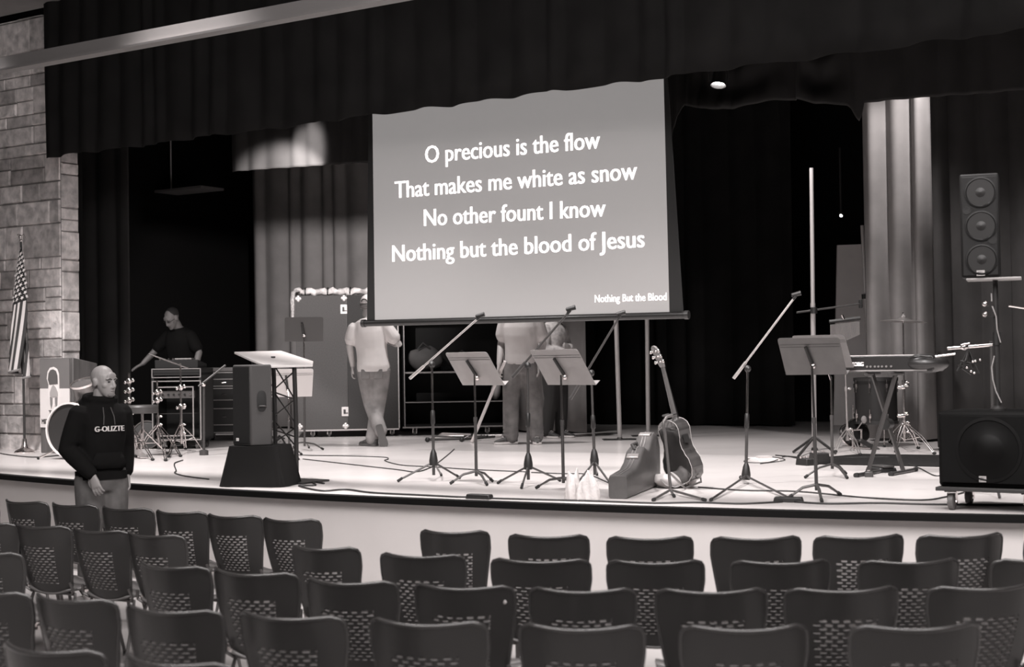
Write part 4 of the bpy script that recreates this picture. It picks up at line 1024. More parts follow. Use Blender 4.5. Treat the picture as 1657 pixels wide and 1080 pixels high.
ts = [i/40 for i in range(41)]
ring = [(gout(t), t*GL) for t in ts]; ring = ring+[(-x, z) for x, z in reversed(ring) if x > 0]
g = MB(); n = len(ring); dep = .052
g.add([G(x, dep, z) for x, z in ring]+[G(x, -dep, z) for x, z in ring], [(j, (j+1) % n, n+(j+1) % n, n+j) for j in range(n)])
g.build('sides', mat('rosewood_sides', .045, .16, noise=.5, scale=5, spec=.7, coat=.6), gt, smooth=60)
g = MB(); c_ = [G(0, dep+.012, .2*1.2)]
g.add([G(x, dep, z) for x, z in ring]+[G(x*.6, dep+.008, (z-.23)*.6+.23) for x, z in ring]+[G(0, dep+.011, .23)], [(j, (j+1) % n, n+(j+1) % n, n+j) for j in range(n)]+[(n+j, n+(j+1) % n, 2*n) for j in range(n)])
g.build('back', mat('rosewood_back', .035, .14, noise=.4, scale=4, spec=.7, coat=.8), gt, smooth=60)
g = MB(); g.add([G(x, -dep, z) for x, z in ring]+[G(0, -dep-.003, .23)], [(j, (j+1) % n, n) for j in range(n)])
tpn = g.build('soundboard', mat('spruce_top', .4, .3), gt, smooth=60)
g = MB(); g.tube([G(.048*math.cos(2*PI*k/24), -dep-.004, .335+.048*math.sin(2*PI*k/24)) for k in range(24)], .004, 6, closed=True); g.build('soundhole_ring', black_plastic, tpn)
g = MB(); g.box((0, 0, 0), (.01, .01, .01)); g = MB(); g.tube([G(-.07, -dep-.006, .13), G(.07, -dep-.006, .13)], .01, 6); g.build('bridge', mat('ebony', .012, .4), tpn)
bind = mat('ivory_binding', .45, .4)
for y in (dep, -dep):
    g = MB(); g.tube([G(x*1.002, y, z) for x, z in ring], .0022, 6, closed=True); g.build('binding', bind, gt)
neck = mat('mahogany_neck', .10, .25, coat=.4)
g = MB(); NL = (a_top-a_bot).length
g.loft([[G(w_*math.cos(2*PI*k/10), -dep+.012+ (d_*math.sin(2*PI*k/10) if math.sin(2*PI*k/10) > 0 else .004*math.sin(2*PI*k/10)), z) for k in range(10)] for z, w_, d_ in ((GL-.05, .028, .05), (GL-.01, .028, .035), (GL+.04, .027, .024), (NL-.02, .022, .018), (NL, .022, .016))])
g.build('neck', neck, gt)
g = MB()
for z0, z1, wd in ((.30, NL, .022),): g.add([G(-.026, -dep-.006, z0), G(.026, -dep-.006, z0), G(.021, -dep+.010, z1), G(-.021, -dep+.010, z1), G(-.026, -dep-.001, z0), G(.026, -dep-.001, z0), G(.021, -dep+.014, z1), G(-.021, -dep+.014, z1)],
    [(0, 1, 2, 3), (7, 6, 5, 4), (0, 4, 5, 1), (1, 5, 6, 2), (2, 6, 7, 3), (3, 7, 4, 0)])
g.build('fretboard', mat('ebony', .012, .4), gt)
g = MB(); hz_ = [(-.022, NL), (.022, NL), (.034, NL+.03), (.036, NL+.15), (.02, NL+.168), (0, NL+.175), (-.02, NL+.168), (-.036, NL+.15), (-.034, NL+.03)]
n2 = len(hz_); tl2 = .22
g.add([G(x, -dep+.006+(z-NL)*tl2, z) for x, z in hz_]+[G(x, -dep+.024+(z-NL)*tl2, z) for x, z in hz_], [tuple(range(n2)), tuple(range(2*n2-1, n2-1, -1))]+[(j, (j+1) % n2, n2+(j+1) % n2, n2+j) for j in range(n2)])
hs_ = g.build('headstock', mat('headstock_wood', .16, .25), gt, smooth=0)
for s_ in (-1, 1):
    for k in range(3):
        z = NL+.045+k*.042; y = -dep+.02+(z-NL)*tl2; g = MB(); g.cyl(G(s_*.02, y, z), G(s_*.05, y+.004, z), .004, n=6); g.ell(G(s_*.056, y+.004, z), (.011, .011, .014), 8, 6); g.ell(G(s_*.024, y+.008, z), .01, 8, 6); g.build('tuning_peg', chrome, hs_)
for k in range(6):
    x = -.018+.0072*k; g = MB(); g.tube([G(x*1.6, -dep-.012, .13), G(x, -dep+.004, NL+.0)], .0007, 4); g.build('string', chrome, gt)
g = MB(); g.add([G(.146, -.02, .37), G(.146, .03, .37), G(.150, .03, .31), G(.150, -.02, .31)], [(0, 1, 2, 3)]); g.build('preamp_plate', black_plastic, gt, smooth=0, solid=.004)
g = MB(); g.tube([G(0, 0, 0), G(0, 0, -.02)], [.007, .011], 8); g.build('strap_button', chrome, gt)
# guitar stand
GS = P(1084, 800); gs = thing('guitar_stand', 'black tube guitar stand holding up the acoustic guitar', 'guitar stand', GS)
stm = mat('stand_grey', .14, .35, .4)
def gs3(x, y, dy=0): return D(x, y, GS.y+dy)-GS
g = MB(); g.tube([gs3(1085, 792), gs3(1080, 740), gs3(1076, 700), gs3(1073.5, 690), gs3(1074, 682, .0), gs3(1079, 675, .02), gs3(1088, 673, .05)], .011, 10); g.build('upright', stm, gs)
nk = G(0, 0, GL+.035)+gt.location-GS
yk = [nk+sd_*.055+nb*.0-nb*.02, nk+sd_*.05+nb*.035, nk+nb*.055, nk-sd_*.05+nb*.035, nk-sd_*.055-nb*.02]
g = MB(); g.tube(yk, .009, 8); g.tube([gs3(1088, 673, .05), nk+nb*.055], .009, 8); g.build('neck_yoke', mat('foam_black', .03, .8), gs)
for f in ((1057, 812), (1141, 812), (1091, 806)):
    F = P(*f)-GS+Vector((0, 0, .011)); g = MB(); h0 = gs3(1085, 793)
    g.tube([h0, F], .0095, 8); lg = g.build('leg', stm, gs); g = MB(); d = (F-h0).normalized(); g.tube([F-d*.04, F+d*.005], .0125, 8); g.build('rubber_foot', rubber, lg)
for s_ in (-1, 1):
    lo = G(.10*s_, .03, .03)+gt.location-GS; q0 = gs3(1083, 765)
    g = MB(); g.tube([q0, lo+nb*.06-ax_*.05, lo-nb*.09-ax_*.04, lo-nb*.10+ax_*.03], .008, 8); g.build('cradle_arm', stm, gs)
# guitar case standing on its edge
A = P(1000, 808); Bv = P(1078, 778); cd_ = (Bv-A); cd_.z = 0; cd_.normalize(); cw = Vector((cd_.y, -cd_.x, 0))
if cw.x < 0: cw = -cw
gc = thing('guitar_case', 'grey hard guitar case standing on its edge, left of the guitar', 'guitar case', A)
pr = [(0, .0, .16), (.02, .0, .17), (.30, .0, .19), (.42, .0, .235), (.52, .0, .315), (.60, .0, .335), (.68, .0, .31), (.74, .0, .31), (.84, .0, .40), (.95, .0, .425), (1.03, .0, .40), (1.07, .03, .34)]
th3 = .135
gcm = mat('case_vinyl', .075, .42, noise=.1, scale=20)
rings = []
for x, z0, z1 in pr:
    rr_ = []
    for k in range(16):
        t = 2*PI*k/16; yy, zz = sqr(t, th3/2, (z1-z0)/2, .28); rr_.append(cd_*x+cw*yy+Vector((0, 0, (z0+z1)/2+zz)))
    rings.append(rr_)
g = MB(); g.loft(rings); g.build('shell', gcm, gc, smooth=50)
g = MB()
def crest(x):
    for (a, _, p), (c, _, q) in zip(pr, pr[1:]):
        if a <= x <= c: return p+(q-p)*(x-a)/(c-a)
    return .3
for yy in (-.012, .012): g.tube([cd_*x+cw*(yy-.0)+Vector((0, 0, crest(x)+.001)) for x in [.02+.034*k for k in range(31)]], .004, 6)
g.build('lid_seam', mat('piping_pale', .16, .5), gc)
g = MB(); 
for x in (.46, .86):
    p = cd_*x+Vector((0, 0, crest(x)))
    lt_ = MB(); lt_.box((0, 0, 0), (.05, .09, .02), Matrix.Translation(p+Vector((0, 0, .002))) @ Matrix.Rotation(math.atan2(cd_.y, cd_.x), 4, 'Z') @ Matrix.Rotation(-.5 if x < .5 else -.3, 4, 'Y')); lt_.build('latch', mat('brass_latch', .55, .3, .8), gc, bevel=.004)
p0, p1 = cd_*.52+Vector((0, 0, crest(.52)+.004)), cd_*.66+Vector((0, 0, crest(.66)+.004))
g = MB(); g.tube([p0, p0+Vector((0, 0, .03))-cw*.02, p1+Vector((0, 0, .035))-cw*.02, p1], .012, 8); g.build('handle', mat('handle_leather', .05, .5), gc)
# accessory pouch behind the case
B = P(1078, 792); pb = thing('cloth_bag', 'pale soft bag slumped on the floor under the guitar', 'bag', B+Vector((.07, .12, 0)), .2)
rr = random.Random(9); g = MB(); g.ell((0, 0, .055), (.17, .09, .06), 26, 14)
g.v = [Vector((v.x+.012*math.sin(v.y*50+v.z*33), v.y+.012*math.sin(v.x*37), max(.002, v.z+.014*math.sin(v.x*33+v.y*21)))) for v in g.v]
g.build('bag_body', mat('pale_cotton', .42, .85, noise=.2, scale=12), pb, smooth=180)
g = MB(); g.tube([(-.12, -.06, .07), (-.09, -.1, .03), (-.02, -.1, .012), (.06, -.11, .04)], .012, 6, squash=.3); g.build('strap', mat('strap_grey', .15, .7), pb)
def rag(label, px, rx, ry_, h, seed, peaks):
    B = P(*px); o = thing('crumpled_cloth', label, 'cloth', B, 0); rr = random.Random(seed); g = MB(); n, m_ = 40, 16; rings = []
    for i in range(m_+1):
        f = i/m_; rg = []
        for j in range(n):
            t = 2*PI*j/n; rad = (1-f**2.4*.5)*(1+.13*math.sin(3*t+seed)+.10*math.sin(7*t+2*seed+4*f)+.05*math.sin(13*t))
            z = h*f*(1+.18*math.sin(2*t+seed*1.3)*f+.1*math.sin(5*t+seed)*f)
            rg.append((rx*rad*math.cos(t), ry_*rad*math.sin(t), .002+z))
        rings.append(rg)
    g.loft(rings); g.build('cloth', mat('white_towel', .55, .9, noise=.06, scale=10, bump=.3, bscale=40), o, smooth=180); return o
rag('white crumpled cloth standing at the stage edge, left one of the pair', (927, 809), .055, .05, .175, 1, 2)
rag('white crumpled cloth standing at the stage edge, beside the guitar case', (953, 811), .075, .06, .17, 4, 2)
# ================================================================== SMALL THINGS AND CABLES
B = P(1235, 744); o = thing('paper_stack', 'white papers lying on the stage behind the lone mic stand', 'paper', B, .2)
g = MB(); g.box((0, 0, .006), (.22, .3, .012)); g.build('sheets', mat('paper', .75, .8), o)
g = MB(); g.box((.02, .03, .022), (.13, .1, .02)); g.build('booklet', mat('paper_grey', .5, .7), o)
def floor_box(name, label, px, d, rz, cat='box', m=black_plastic, knobs=2):
    B = P(*px); o = thing(name, label, cat, B, rz); g = MB(); g.box((0, 0, d[2]/2), d, taper=(.92, .92)); g.build('body', m, o, bevel=.006)
    for k in range(knobs):
        g = MB(); x = d[0]*(-.3+.6*k/max(knobs-1, 1)); g.cyl((x, d[1]*.2, d[2]), (x, d[1]*.2, d[2]+.018), .012, n=10); g.build('knob', chrome, o)
    return o
floor_box('pedal_board', 'black effects pedal box on the floor left of the keyboard, bulkiest of the floor pedals', (1326, 751), (.16, .14, .10), .1, 'pedal')
floor_box('pedal_board', 'flat effects pedal with chrome knobs beside the bulky pedal box', (1306, 753), (.14, .16, .06), .5, 'pedal', knobs=3)
floor_box('power_strip', 'black cable junction box at the stage edge below the grey music stand', (776, 808), (.20, .07, .035), -.5, 'power strip', knobs=0)
floor_box('power_strip', 'black cable plug block on the floor in front of the lone mic stand', (1276, 813), (.20, .07, .035), -.35, 'power strip', knobs=0)
def cable(label, pts, r=.006, z=.006, sub=6, name='cable'):
    w_ = [P(x, y)+Vector((0, 0, z if len(q) == 0 else q[0])) for x, y, *q in pts]
    # catmull-rom through the points
    out = []
    for i in range(len(w_)-1):
        p0, p1, p2, p3 = w_[max(i-1, 0)], w_[i], w_[i+1], w_[min(i+2, len(w_)-1)]
        for k in range(sub):
            t = k/sub; out.append(.5*((2*p1)+(p2-p0)*t+(2*p0-5*p1+4*p2-p3)*t*t+(3*p1-p0-3*p2+p3)*t**3))
    out.append(w_[-1]); off = out[0].copy(); g = MB(); g.tube(out, r, 6); o = g.build(name, cable_m, None, smooth=180, off=off); o.location = off
    return tag(o, label, 'cable')
cable('thick black cable running along the stage edge left of the junction box', [(524, 784), (505, 781), (510, 787), (484, 788), (520, 796), (560, 794), (600, 799), (680, 803), (740, 806), (768, 806)], .009)
cable('thick black cable running along the stage edge right of the junction box', [(786, 808), (860, 810), (940, 812), (1000, 814), (1060, 816), (1130, 815), (1200, 817), (1266, 814)], .008)
cable('thick black cable running from the plug block to the dolly', [(1286, 814), (1340, 817), (1420, 816), (1500, 818), (1620, 819), (1660, 819)], .008)
cable('thin cable zigzagging across the stage floor to the leftmost mic stand', [(440, 736), (500, 738), (560, 739), (620, 741), (628, 744), (623, 747), (650, 754), (702, 757), (760, 761), (850, 765)], .005)
cable('thin cable curving in front of the leftmost mic stand hub', [(490, 744), (560, 752), (640, 761), (672, 765), (694, 759), (706, 752), (725, 737), (735, 728)], .005)
cable('thin cable leaving the second mic stand toward the guitar case', [(860, 766), (910, 768), (950, 769), (985, 783)], .005)
cable('thin cable drooping from the drums to the cloth-covered box', [(296, 746), (284, 750), (282, 754), (285, 763), (283, 767), (300, 772), (338, 777)], .006)
cable('thin cable from the nearest music stand to the dolly', [(1130, 790), (1200, 795), (1290, 797), (1400, 807), (1490, 811), (1530, 806), (1570, 796)], .006)
cable('thin cable lying at the left end of the stage below the flag', [(-10, 733), (20, 738), (60, 741), (110, 737), (150, 737)], .007)
cable('thin cable trailing from the floor pedals toward the papers', [(1296, 744), (1275, 740), (1266, 741)], .006)
cable('thin looped cable on the floor beside the papers', [(1262, 744), (1240, 750), (1205, 749), (1215, 743), (1250, 741), (1270, 746), (1230, 752)], .004)
cable('thin cable from the keyboard down to the rug', [(1470, 752), (1490, 760), (1512, 771), (1530, 770)], .005)
cable('thin cable between the drum mat and the upright pole', [(1255, 738), (1290, 741), (1320, 745), (1380, 742), (1440, 741)], .006)
cable('bundled black cable heap behind the cloth-covered box', [(424, 722), (436, 716, .05), (445, 722), (452, 713, .06), (462, 721), (456, 726, .02), (440, 724, .05), (430, 717, .03), (448, 719, .08), (460, 715, .04)], .012)
# ================================================================== OVERHEAD
B = T(281, 311, 16.5); hp = thing('hanging_panel', 'flat dark panel hanging on a thin rod at the upper left', 'panel', B)
g = MB(); a_, c_ = T(222, 309, 16.5)-B, T(345, 312, 16.5)-B; g.box((0, 0, 0), ((c_-a_).length, .5, .035)); pn = g.build('panel', mat('panel_dark', .22, .5), hp); pn.rotation_euler = (0, 0, YAW)
g = MB(); q = T(277, 305, 16.5)-B; g.cyl((q.x, q.y, .01), (q.x, q.y, 1.6), .011); g.build('rod', mat('rod_light', .6, .4), hp)
def lamp(label, px, t, aim, power, size=1.0, em=40):
    B = T(px[0], px[1], t); o = thing('stage_light', label, 'stage light', B); d = (Vector(aim)-B).normalized()
    q = d.to_track_quat('Z', 'Y').to_matrix().to_4x4()
    g = MB(); g.lathe([(.02*size, -.2*size), (.07*size, -.17*size), (.08*size, .0), (.095*size, .06*size), (.09*size, .06*size), (.075*size, .0)], 24, q); g.build('housing', black_metal, o)
    g = MB(); g.lathe([(.075*size, .015*size), (.002, .02*size)], 24, q); g.build('lens', mat('lamp_lens', .8, .3, emit=em), o)
    g = MB(); g.tube([(-.11*size, 0, 0), (-.11*size, 0, .16*size), (.11*size, 0, .16*size), (.11*size, 0, 0)], .008, 6); g.cyl((0, 0, .16*size), (0, 0, .9), .012); g.build('yoke', black_metal, o)
    if power: spot('lamp_beam', B+d*.12, aim, power, 60, .5, .05)
    return o
# ================================================================== PEOPLE
V3 = Vector
skin = mat('skin', .42, .5, noise=.05, scale=30)
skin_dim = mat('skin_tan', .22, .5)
def oval(c, rx, ry, n=20, M=None, e=.85):
    out = []
    for j in range(n):
        t = 2*PI*j/n; x, y = sqr(t, rx, ry, e); p = V3((c[0]+x, c[1]+y, c[2])); out.append(M @ p if M is not None else p)
    return out
def limb(g, pts, rad, n=12):
    """rounded tapering limb through joints; extra points round off the ends"""
    pts = [V3(p) for p in pts]; P_, R_ = [], []
    for i in range(len(pts)-1):
        for k in range(4):
            f = k/4; P_.append(pts[i].lerp(pts[i+1], f)); a, b = rad[i], rad[i+1]
            bulge = 1+.06*math.sin(PI*f); R_.append((a+(b-a)*f)*bulge)
    P_.append(pts[-1]); R_.append(rad[-1])
    d0 = (P_[0]-P_[1]).normalized(); d1 = (P_[-1]-P_[-2]).normalized()
    P_ = [P_[0]+d0*R_[0]*.6]+P_+[P_[-1]+d1*R_[-1]*.6]; R_ = [R_[0]*.6]+R_+[R_[-1]*.6]
    g.tube(P_, R_, n)
def hand(g, wr, f, nrm, side, curl=.4, k=1.0):
    f = V3(f).normalized(); nrm = V3(nrm); nrm = (nrm-f*nrm.dot(f)).normalized(); wv = f.cross(nrm)*side
    def q(a, b, c): return V3(wr)+f*a*k+wv*b*k+nrm*c*k
    rings = []
    for a, wd, th in ((-.02, .026, .021), (.015, .03, .019), (.05, .039, .017), (.085, .041, .015), (.1, .038, .012)):
        rings.append([q(a, wd*math.cos(2*PI*j/14), th*math.sin(2*PI*j/14)) for j in range(14)])
    g.loft(rings)
    for i, (b, ln) in enumerate(((.031, .070), (.0105, .080), (-.0105, .075), (-.031, .058))):
        p = [q(.082, b, 0)]; a_ = curl*.35; x, z = .098, .0
        p.append(q(x, b*1.05, z))
        for s, frac in enumerate((.42, .33, .25)):
            x += ln*frac*math.cos(a_); z += ln*frac*math.sin(a_); p.append(q(x, b*(1.12+.06*s), z)); a_ += curl*(.9+.1*i)
        g.tube(p, [.0095, .0095, .0088, .0082, .0065], 8)
    g.tube([q(.015, .028, .004), q(.045, .05, .012), q(.072, .056, .02), q(.098, .05, .028)], [.014, .012, .0105, .007], 8)
def head(g, M, nose=1.0):
    def E(c, r): g.ell(c, r, 18, 12, M)
    E((0, .018, .032), (.077, .097, .090))
    rings = [oval((0, y, z), rx, ry, 20, M, .95) for z, y, rx, ry in ((-.118, -.052, .024, .024), (-.108, -.048, .038, .040), (-.085, -.038, .052, .055), (-.055, -.028, .062, .068), (-.02, -.016, .068, .078), (.02, -.006, .072, .085), (.05, .0, .07, .085))]
    g.loft(rings)
    g.tube([M @ V3(p) for p in ((0, -.088, .018), (0, -.101, -.008), (0, -.109, -.034), (0, -.098, -.046))], [.009, .0105, .0135, .010], 10)
    for s in (-1, 1):
        E((s*.013, -.099, -.040), (.010, .010, .008)); E((s*.079, .016, -.008), (.010, .021, .034)); E((s*.084, .022, .008), (.008, .014, .018))
        E((s*.045, -.055, -.028), (.022, .024, .022)); E((s*.032, -.079, .024), (.027, .014, .009))
    E((0, -.083, -.066), (.024, .011, .006)); E((0, -.081, -.077), (.021, .011, .0065)); E((0, -.078, -.103), (.024, .020, .016)); E((0, -.079, .045), (.045, .014, .03))
def shoe(root, ank, toe, m, sole, name='shoe', up=None):
    ank = V3(ank); toe = V3(toe); d = toe.normalized(); z = V3(up) if up else V3((0, 0, 1)); z = (z-d*z.dot(d)).normalized(); s = d.cross(z)
    o = ank-z*.085
    def q(a, b, c): return o+d*a+s*b+z*c
    pr = ((-.075, .022, .075), (-.065, .034, .092), (-.02, .038, .105), (.03, .037, .10), (.08, .040, .078), (.13, .046, .058), (.17, .044, .048), (.195, .03, .036), (.205, .014, .025))
    g = MB(); g.loft([[q(a, w_*math.copysign(abs(math.cos(2*PI*j/16))**.7, math.cos(2*PI*j/16)), .012+(h-.012)*(.5+.5*math.copysign(abs(math.sin(2*PI*j/16))**.6, math.sin(2*PI*j/16)))) for j in range(16)] for a, w_, h in pr])
    sh = g.build(name, m, root, smooth=70)
    g = MB(); out = [(a, w_*1.1) for a, w_, h in pr]; ring = out+[(a, -w_) for a, w_ in reversed(out)]; n = len(ring)
    g.add([q(a, b, 0) for a, b in ring]+[q(a, b, .024) for a, b in ring], [tuple(range(n)), tuple(range(2*n-1, n-1, -1))]+[(j, (j+1) % n, n+(j+1) % n, n+j) for j in range(n)])
    g.build('sole', sole, sh, smooth=30)
    g = MB()
    for a in (.05, .075, .1): g.tube([q(a, -.022, .105-(a-.03)*.45), q(a+.006, 0, .112-(a-.03)*.45), q(a, .022, .105-(a-.03)*.45)], .0035, 5)
    g.build('laces', mat('laces', .5, .8), sh)
TOR = ((.80, .0, .12, .095), (.86, .0, .155, .11), (.93, .0, .165, .118), (1.02, .0, .152, .108), (1.12, -.005, .148, .108), (1.22, -.008, .16, .116), (1.32, -.006, .166, .114), (1.40, .0, .150, .098), (1.455, .012, .12, .078), (1.49, .018, .066, .06))
def person(label, base, rz, H, pose, top, bottom, shoes, skin_m=skin, vox=.009, extra=None, see_face=True):
    r = thing('person', label, 'person', base, rz); r.scale = (H/1.76,)*3
    lean, twist = R(pose.get('lean', 0)), R(pose.get('twist', 0)); side_ = R(pose.get('side', 0))
    MT = Matrix.Translation((0, 0, .93)) @ Matrix.Rotation(twist, 4, 'Z') @ Matrix.Rotation(side_, 4, 'Y') @ Matrix.Rotation(lean, 4, 'X') @ Matrix.Translation((0, 0, -.93))
    hy, hp_, hr = [R(a) for a in pose.get('head', (0, 0, 0))]
    MH = MT @ Matrix.Translation((0, -.012, 1.51)) @ Matrix.Rotation(hy, 4, 'Z') @ Matrix.Rotation(hp_, 4, 'X') @ Matrix.Rotation(hr, 4, 'Y') @ Matrix.Translation((0, -.012, .125))
    sh = {s: MT @ V3((s*.165, .01, 1.40)) for s in (1, -1)}
    K = lambda n, s: V3(pose[n+('L' if s > 0 else 'R')])
    legs = {s: [V3((s*.088, 0, .90)), K('knee', s), K('ankle', s)] for s in (1, -1)}
    arms = {s: [sh[s], K('elbow', s), K('wrist', s)] for s in (1, -1)}
    g = MB()
    g.loft([oval((0, y, z), rx, ry, 22, MT if z > .95 else None) for z, y, rx, ry in TOR])
    limb(g, [MT @ V3((0, .015, 1.45)), MH @ V3((0, .02, -.06))], [.062, .058])
    head(g, MH)
    for s in (1, -1):
        limb(g, legs[s], [.088, .056, .040]); limb(g, arms[s], [.052, .042, .029])
        g.ell(legs[s][2]+V3((0, -.02, -.03)), (.04, .05, .04))
        hd = pose.get('hand'+('L' if s > 0 else 'R'))
        hand(g, arms[s][2], hd[0], hd[1], s, hd[2] if len(hd) > 2 else .4)
    body = g.build('body', skin_m, r, smooth=180, remesh=vox, smoothmod=1)
    if see_face:
        for s in (-1, 1):
            g = MB(); g.ell((s*.031, -.0825, .002), (.0135, .009, .0065), 10, 8, MH); g.build('eye', mat('eye_dark', .03, .25), body)
            g = MB(); g.tube([MH @ V3((s*.012, -.0935, .020)), MH @ V3((s*.032, -.0935, .026)), MH @ V3((s*.052, -.081, .019))], [.003, .005, .003], 6); g.build('eyebrow', mat('brow_dark', .035, .8), body)
        g = MB(); g.ell((0, -.0915, -.0715), (.021, .005, .0022), 10, 6, MH); g.build('lip_line', mat('lip_dark', .12, .5), body)
    # top garment
    inf = top.get('inf', .018); hem = top.get('hem', .84); g = MB()
    rg = [oval((0, 0, hem), .158+inf, .112+inf, 24, MT if hem > .9 else None)]
    for z, y, rx, ry in TOR:
        if z > hem+.03 and z < 1.47: rg.append(oval((0, y, z), max(rx, .15 if z < 1.42 else 0)+inf+(.012*math.sin(z*60) if top.get('fold') else 0), ry+inf, 24, MT if z > .95 else None))
    rg.append(oval((0, .018, 1.488), .072+inf*.5, .066+inf*.5, 24, MT))
    g.loft(rg)
    for s in (1, -1):
        a, e, w_ = arms[s]; kk = top.get('sleeve', 1.0)
        if kk >= .99: limb(g, [a, e, e.lerp(w_, .96)], [.052+inf, .046+inf*.85, .036+inf*.55])
        else: limb(g, [a, a.lerp(e, kk)], [.050+inf, .052+inf])
    if top.get('hood'):
        for t0 in range(3):
            g.tube([MT @ V3((.105*math.cos(x)*(1+.05*t0), .03+.10*math.sin(x)+.02*t0, 1.475+.012*math.sin(x)-.006*t0+(.03 if t0 == 0 else 0))) for x in [2*PI*k/20 for k in range(20)]], .032, 10, closed=True)
        g.ell((0, .135, 1.40), (.12, .05, .11), 14, 10, MT)
    gm = g.build(top['name'], top['m'], r, smooth=180, remesh=top.get('vox', .012), smoothmod=3)
    if top.get('cuff'):
        for s in (1, -1):
            a, e, w_ = arms[s]; q0, q1 = e.lerp(w_, .9), e.lerp(w_, 1.0); c = MB(); c.tube([q0, q0.lerp(q1, .3), q1], [.046, .045, .04], 14); c.build('cuff', top['m'], gm)
        c = MB(); c.loft([oval((0, 0, z), .165+inf, .118+inf, 24, None, .85) for z in (hem-.03, hem+.03)]); c.build('waistband', top['m'], gm)
    # trousers
    ib = bottom.get('inf', .016); g = MB()
    g.loft([oval((0, .0, z), rx+ib, ry+ib, 22) for z, rx, ry in ((.80, .135, .10), (.86, .158, .112), (.93, .164, .116), (1.0, .152, .108))])
    for s in (1, -1):
        a, k_, n_ = legs[s]; d = (n_-k_).normalized()
        limb(g, [a, k_, n_+d*.03], [.094+ib, .064+ib, .052+ib])
        if bottom.get('crumple'):
            for f in (.78, .88, .97): q = k_.lerp(n_, f); g.ell(q, (.066+ib, .066+ib, .022), 12, 6)
    tr_ = g.build('trousers', bottom['m'], r, smooth=180, remesh=.013, smoothmod=2)
    if bottom.get('belt'):
        c = MB(); c.loft([oval((0, 0, z), .160+ib, .115+ib, 24) for z in (.965, 1.005)]); c.build('belt', mat('belt_black', .015, .5), tr_)
    for s in (1, -1): shoe(r, legs[s][2], pose['toe'+('L' if s > 0 else 'R')], shoes[0], shoes[1], up=pose.get('up'+('L' if s > 0 else 'R')))
    if extra: extra(r, MT, MH, gm, body)
    return r, MT, MH
denim = mat('denim', .17, .85, noise=.35, scale=7)
denim_l = mat('denim_light', .22, .85, noise=.3, scale=6)
shoe_d, shoe_g, sole_w, sole_d = mat('shoe_dark', .04, .6), mat('shoe_grey', .06, .7, noise=.5, scale=40), mat('sole_white', .65, .6), mat('sole_dark', .09, .7)
# --- bald man in the dark hoodie, in front of the stage
B = D(165, 900, 11.2); B.z = 0
def hoodie_extra(r, MT, MH, gm, body):
    pm = mat('print_white', .55, .7)
    p0, p1 = MT @ V3((-.115, -.158, 1.262)), MT @ V3((.115, -.158, 1.262))
    lettering('G-OLIZTE', pm, gm, p0, p1, V3((0, -.002, 0)), .042, bold=.003, name='print')
    for s in (-1, 1):
        g = MB(); g.tube([MT @ V3((s*.03, -.105, 1.44)), MT @ V3((s*.04, -.148, 1.37)), MT @ V3((s*.045, -.155, 1.31))], .0045, 6); g.build('drawstring', mat('string_grey', .05, .8), gm)
    g = MB(); g.loft([[MT @ V3((x, -.142-.016*math.cos(x*7), z)) for x in (-.13, -.06, .06, .13)] for z in (.98, 1.03)]+[[MT @ V3((x*.72, -.146-.012*math.cos(x*7), 1.10)) for x in (-.13, -.06, .06, .13)]], cap=False)
    g.build('front_pocket', hood_m, gm, solid=.01)
    g = MB(); g.ell((0, -.082, -.098), (.036, .018, .017), 14, 8, MH); g.build('beard', mat('stubble', .16, .8), body)
hood_m = mat('hoodie_black', .006, .95, noise=.2, scale=8, bump=.15, bscale=30, spec=.12)
person('bald man in a dark printed hoodie and jeans standing in front of the stage', B, R(38), 1.77,
       dict(kneeL=(.10, -.02, .50), kneeR=(-.10, -.03, .50), ankleL=(.11, .03, .09), ankleR=(-.11, .0, .09), toeL=(.1, -.9, 0), toeR=(-.2, -.9, 0),
            elbowL=(.225, .07, 1.13), elbowR=(-.255, .02, 1.12), wristL=(.205, .0, .92), wristR=(-.15, -.20, .935), handL=((0, -.25, -1), (-1, 0, 0), .5), handR=((.25, -.22, -1), (.75, .6, 0), .45), head=(24, 2, 0), lean=2),
       dict(name='hoodie', m=hood_m, inf=.030, hem=.92, hood=True, cuff=True, fold=True, vox=.011), dict(m=mat('denim_dark', .085, .85, noise=.4, scale=7), inf=.026), (shoe_d, sole_w), skin_m=mat('skin_tanned', .27, .5), vox=.006, extra=hoodie_extra)
# --- man in black at the racks
B = D(300, 700, 18.05); B.z = ST
def hair_short(r, MT, MH, gm, body):
    g = MB(); g.ell((0, .036, .050), (.0805, .088, .078), 18, 12, MH); g.build('hair', mat('hair_dark', .02, .8), body)
    g = MB()
    for s in (-1, 1): g.tube([MH @ V3((s*.012, -.103, .004)), MH @ V3((s*.05, -.098, .006)), MH @ V3((s*.082, -.02, .008))], .003, 5)
    g.build('glasses', mat('frame_dark', .02, .4), body)
person('man in a black short-sleeved shirt leaning over the mixing console at the racks', B, R(-28), 1.74,
       dict(kneeL=(.10, -.02, .50), kneeR=(-.10, -.02, .50), ankleL=(.11, .03, .09), ankleR=(-.11, .03, .09), toeL=(.2, -.9, 0), toeR=(-.2, -.9, 0),
            elbowL=(.30, -.08, 1.16), elbowR=(-.33, -.18, 1.18), wristL=(.30, -.17, .92), wristR=(-.40, -.32, 1.03), handL=((-.1, -.4, -1), (-1, 0, 0), .4), handR=((-.4, -.7, -.4), (0, 0, -1), .3), head=(-8, 22, 0), lean=13),
       dict(name='shirt', m=mat('shirt_black', .008, .9, spec=.2), inf=.022, hem=.86, sleeve=.8), dict(m=mat('trousers_black', .012, .9)), (shoe_d, sole_d), skin_m=skin_dim, extra=hair_short)
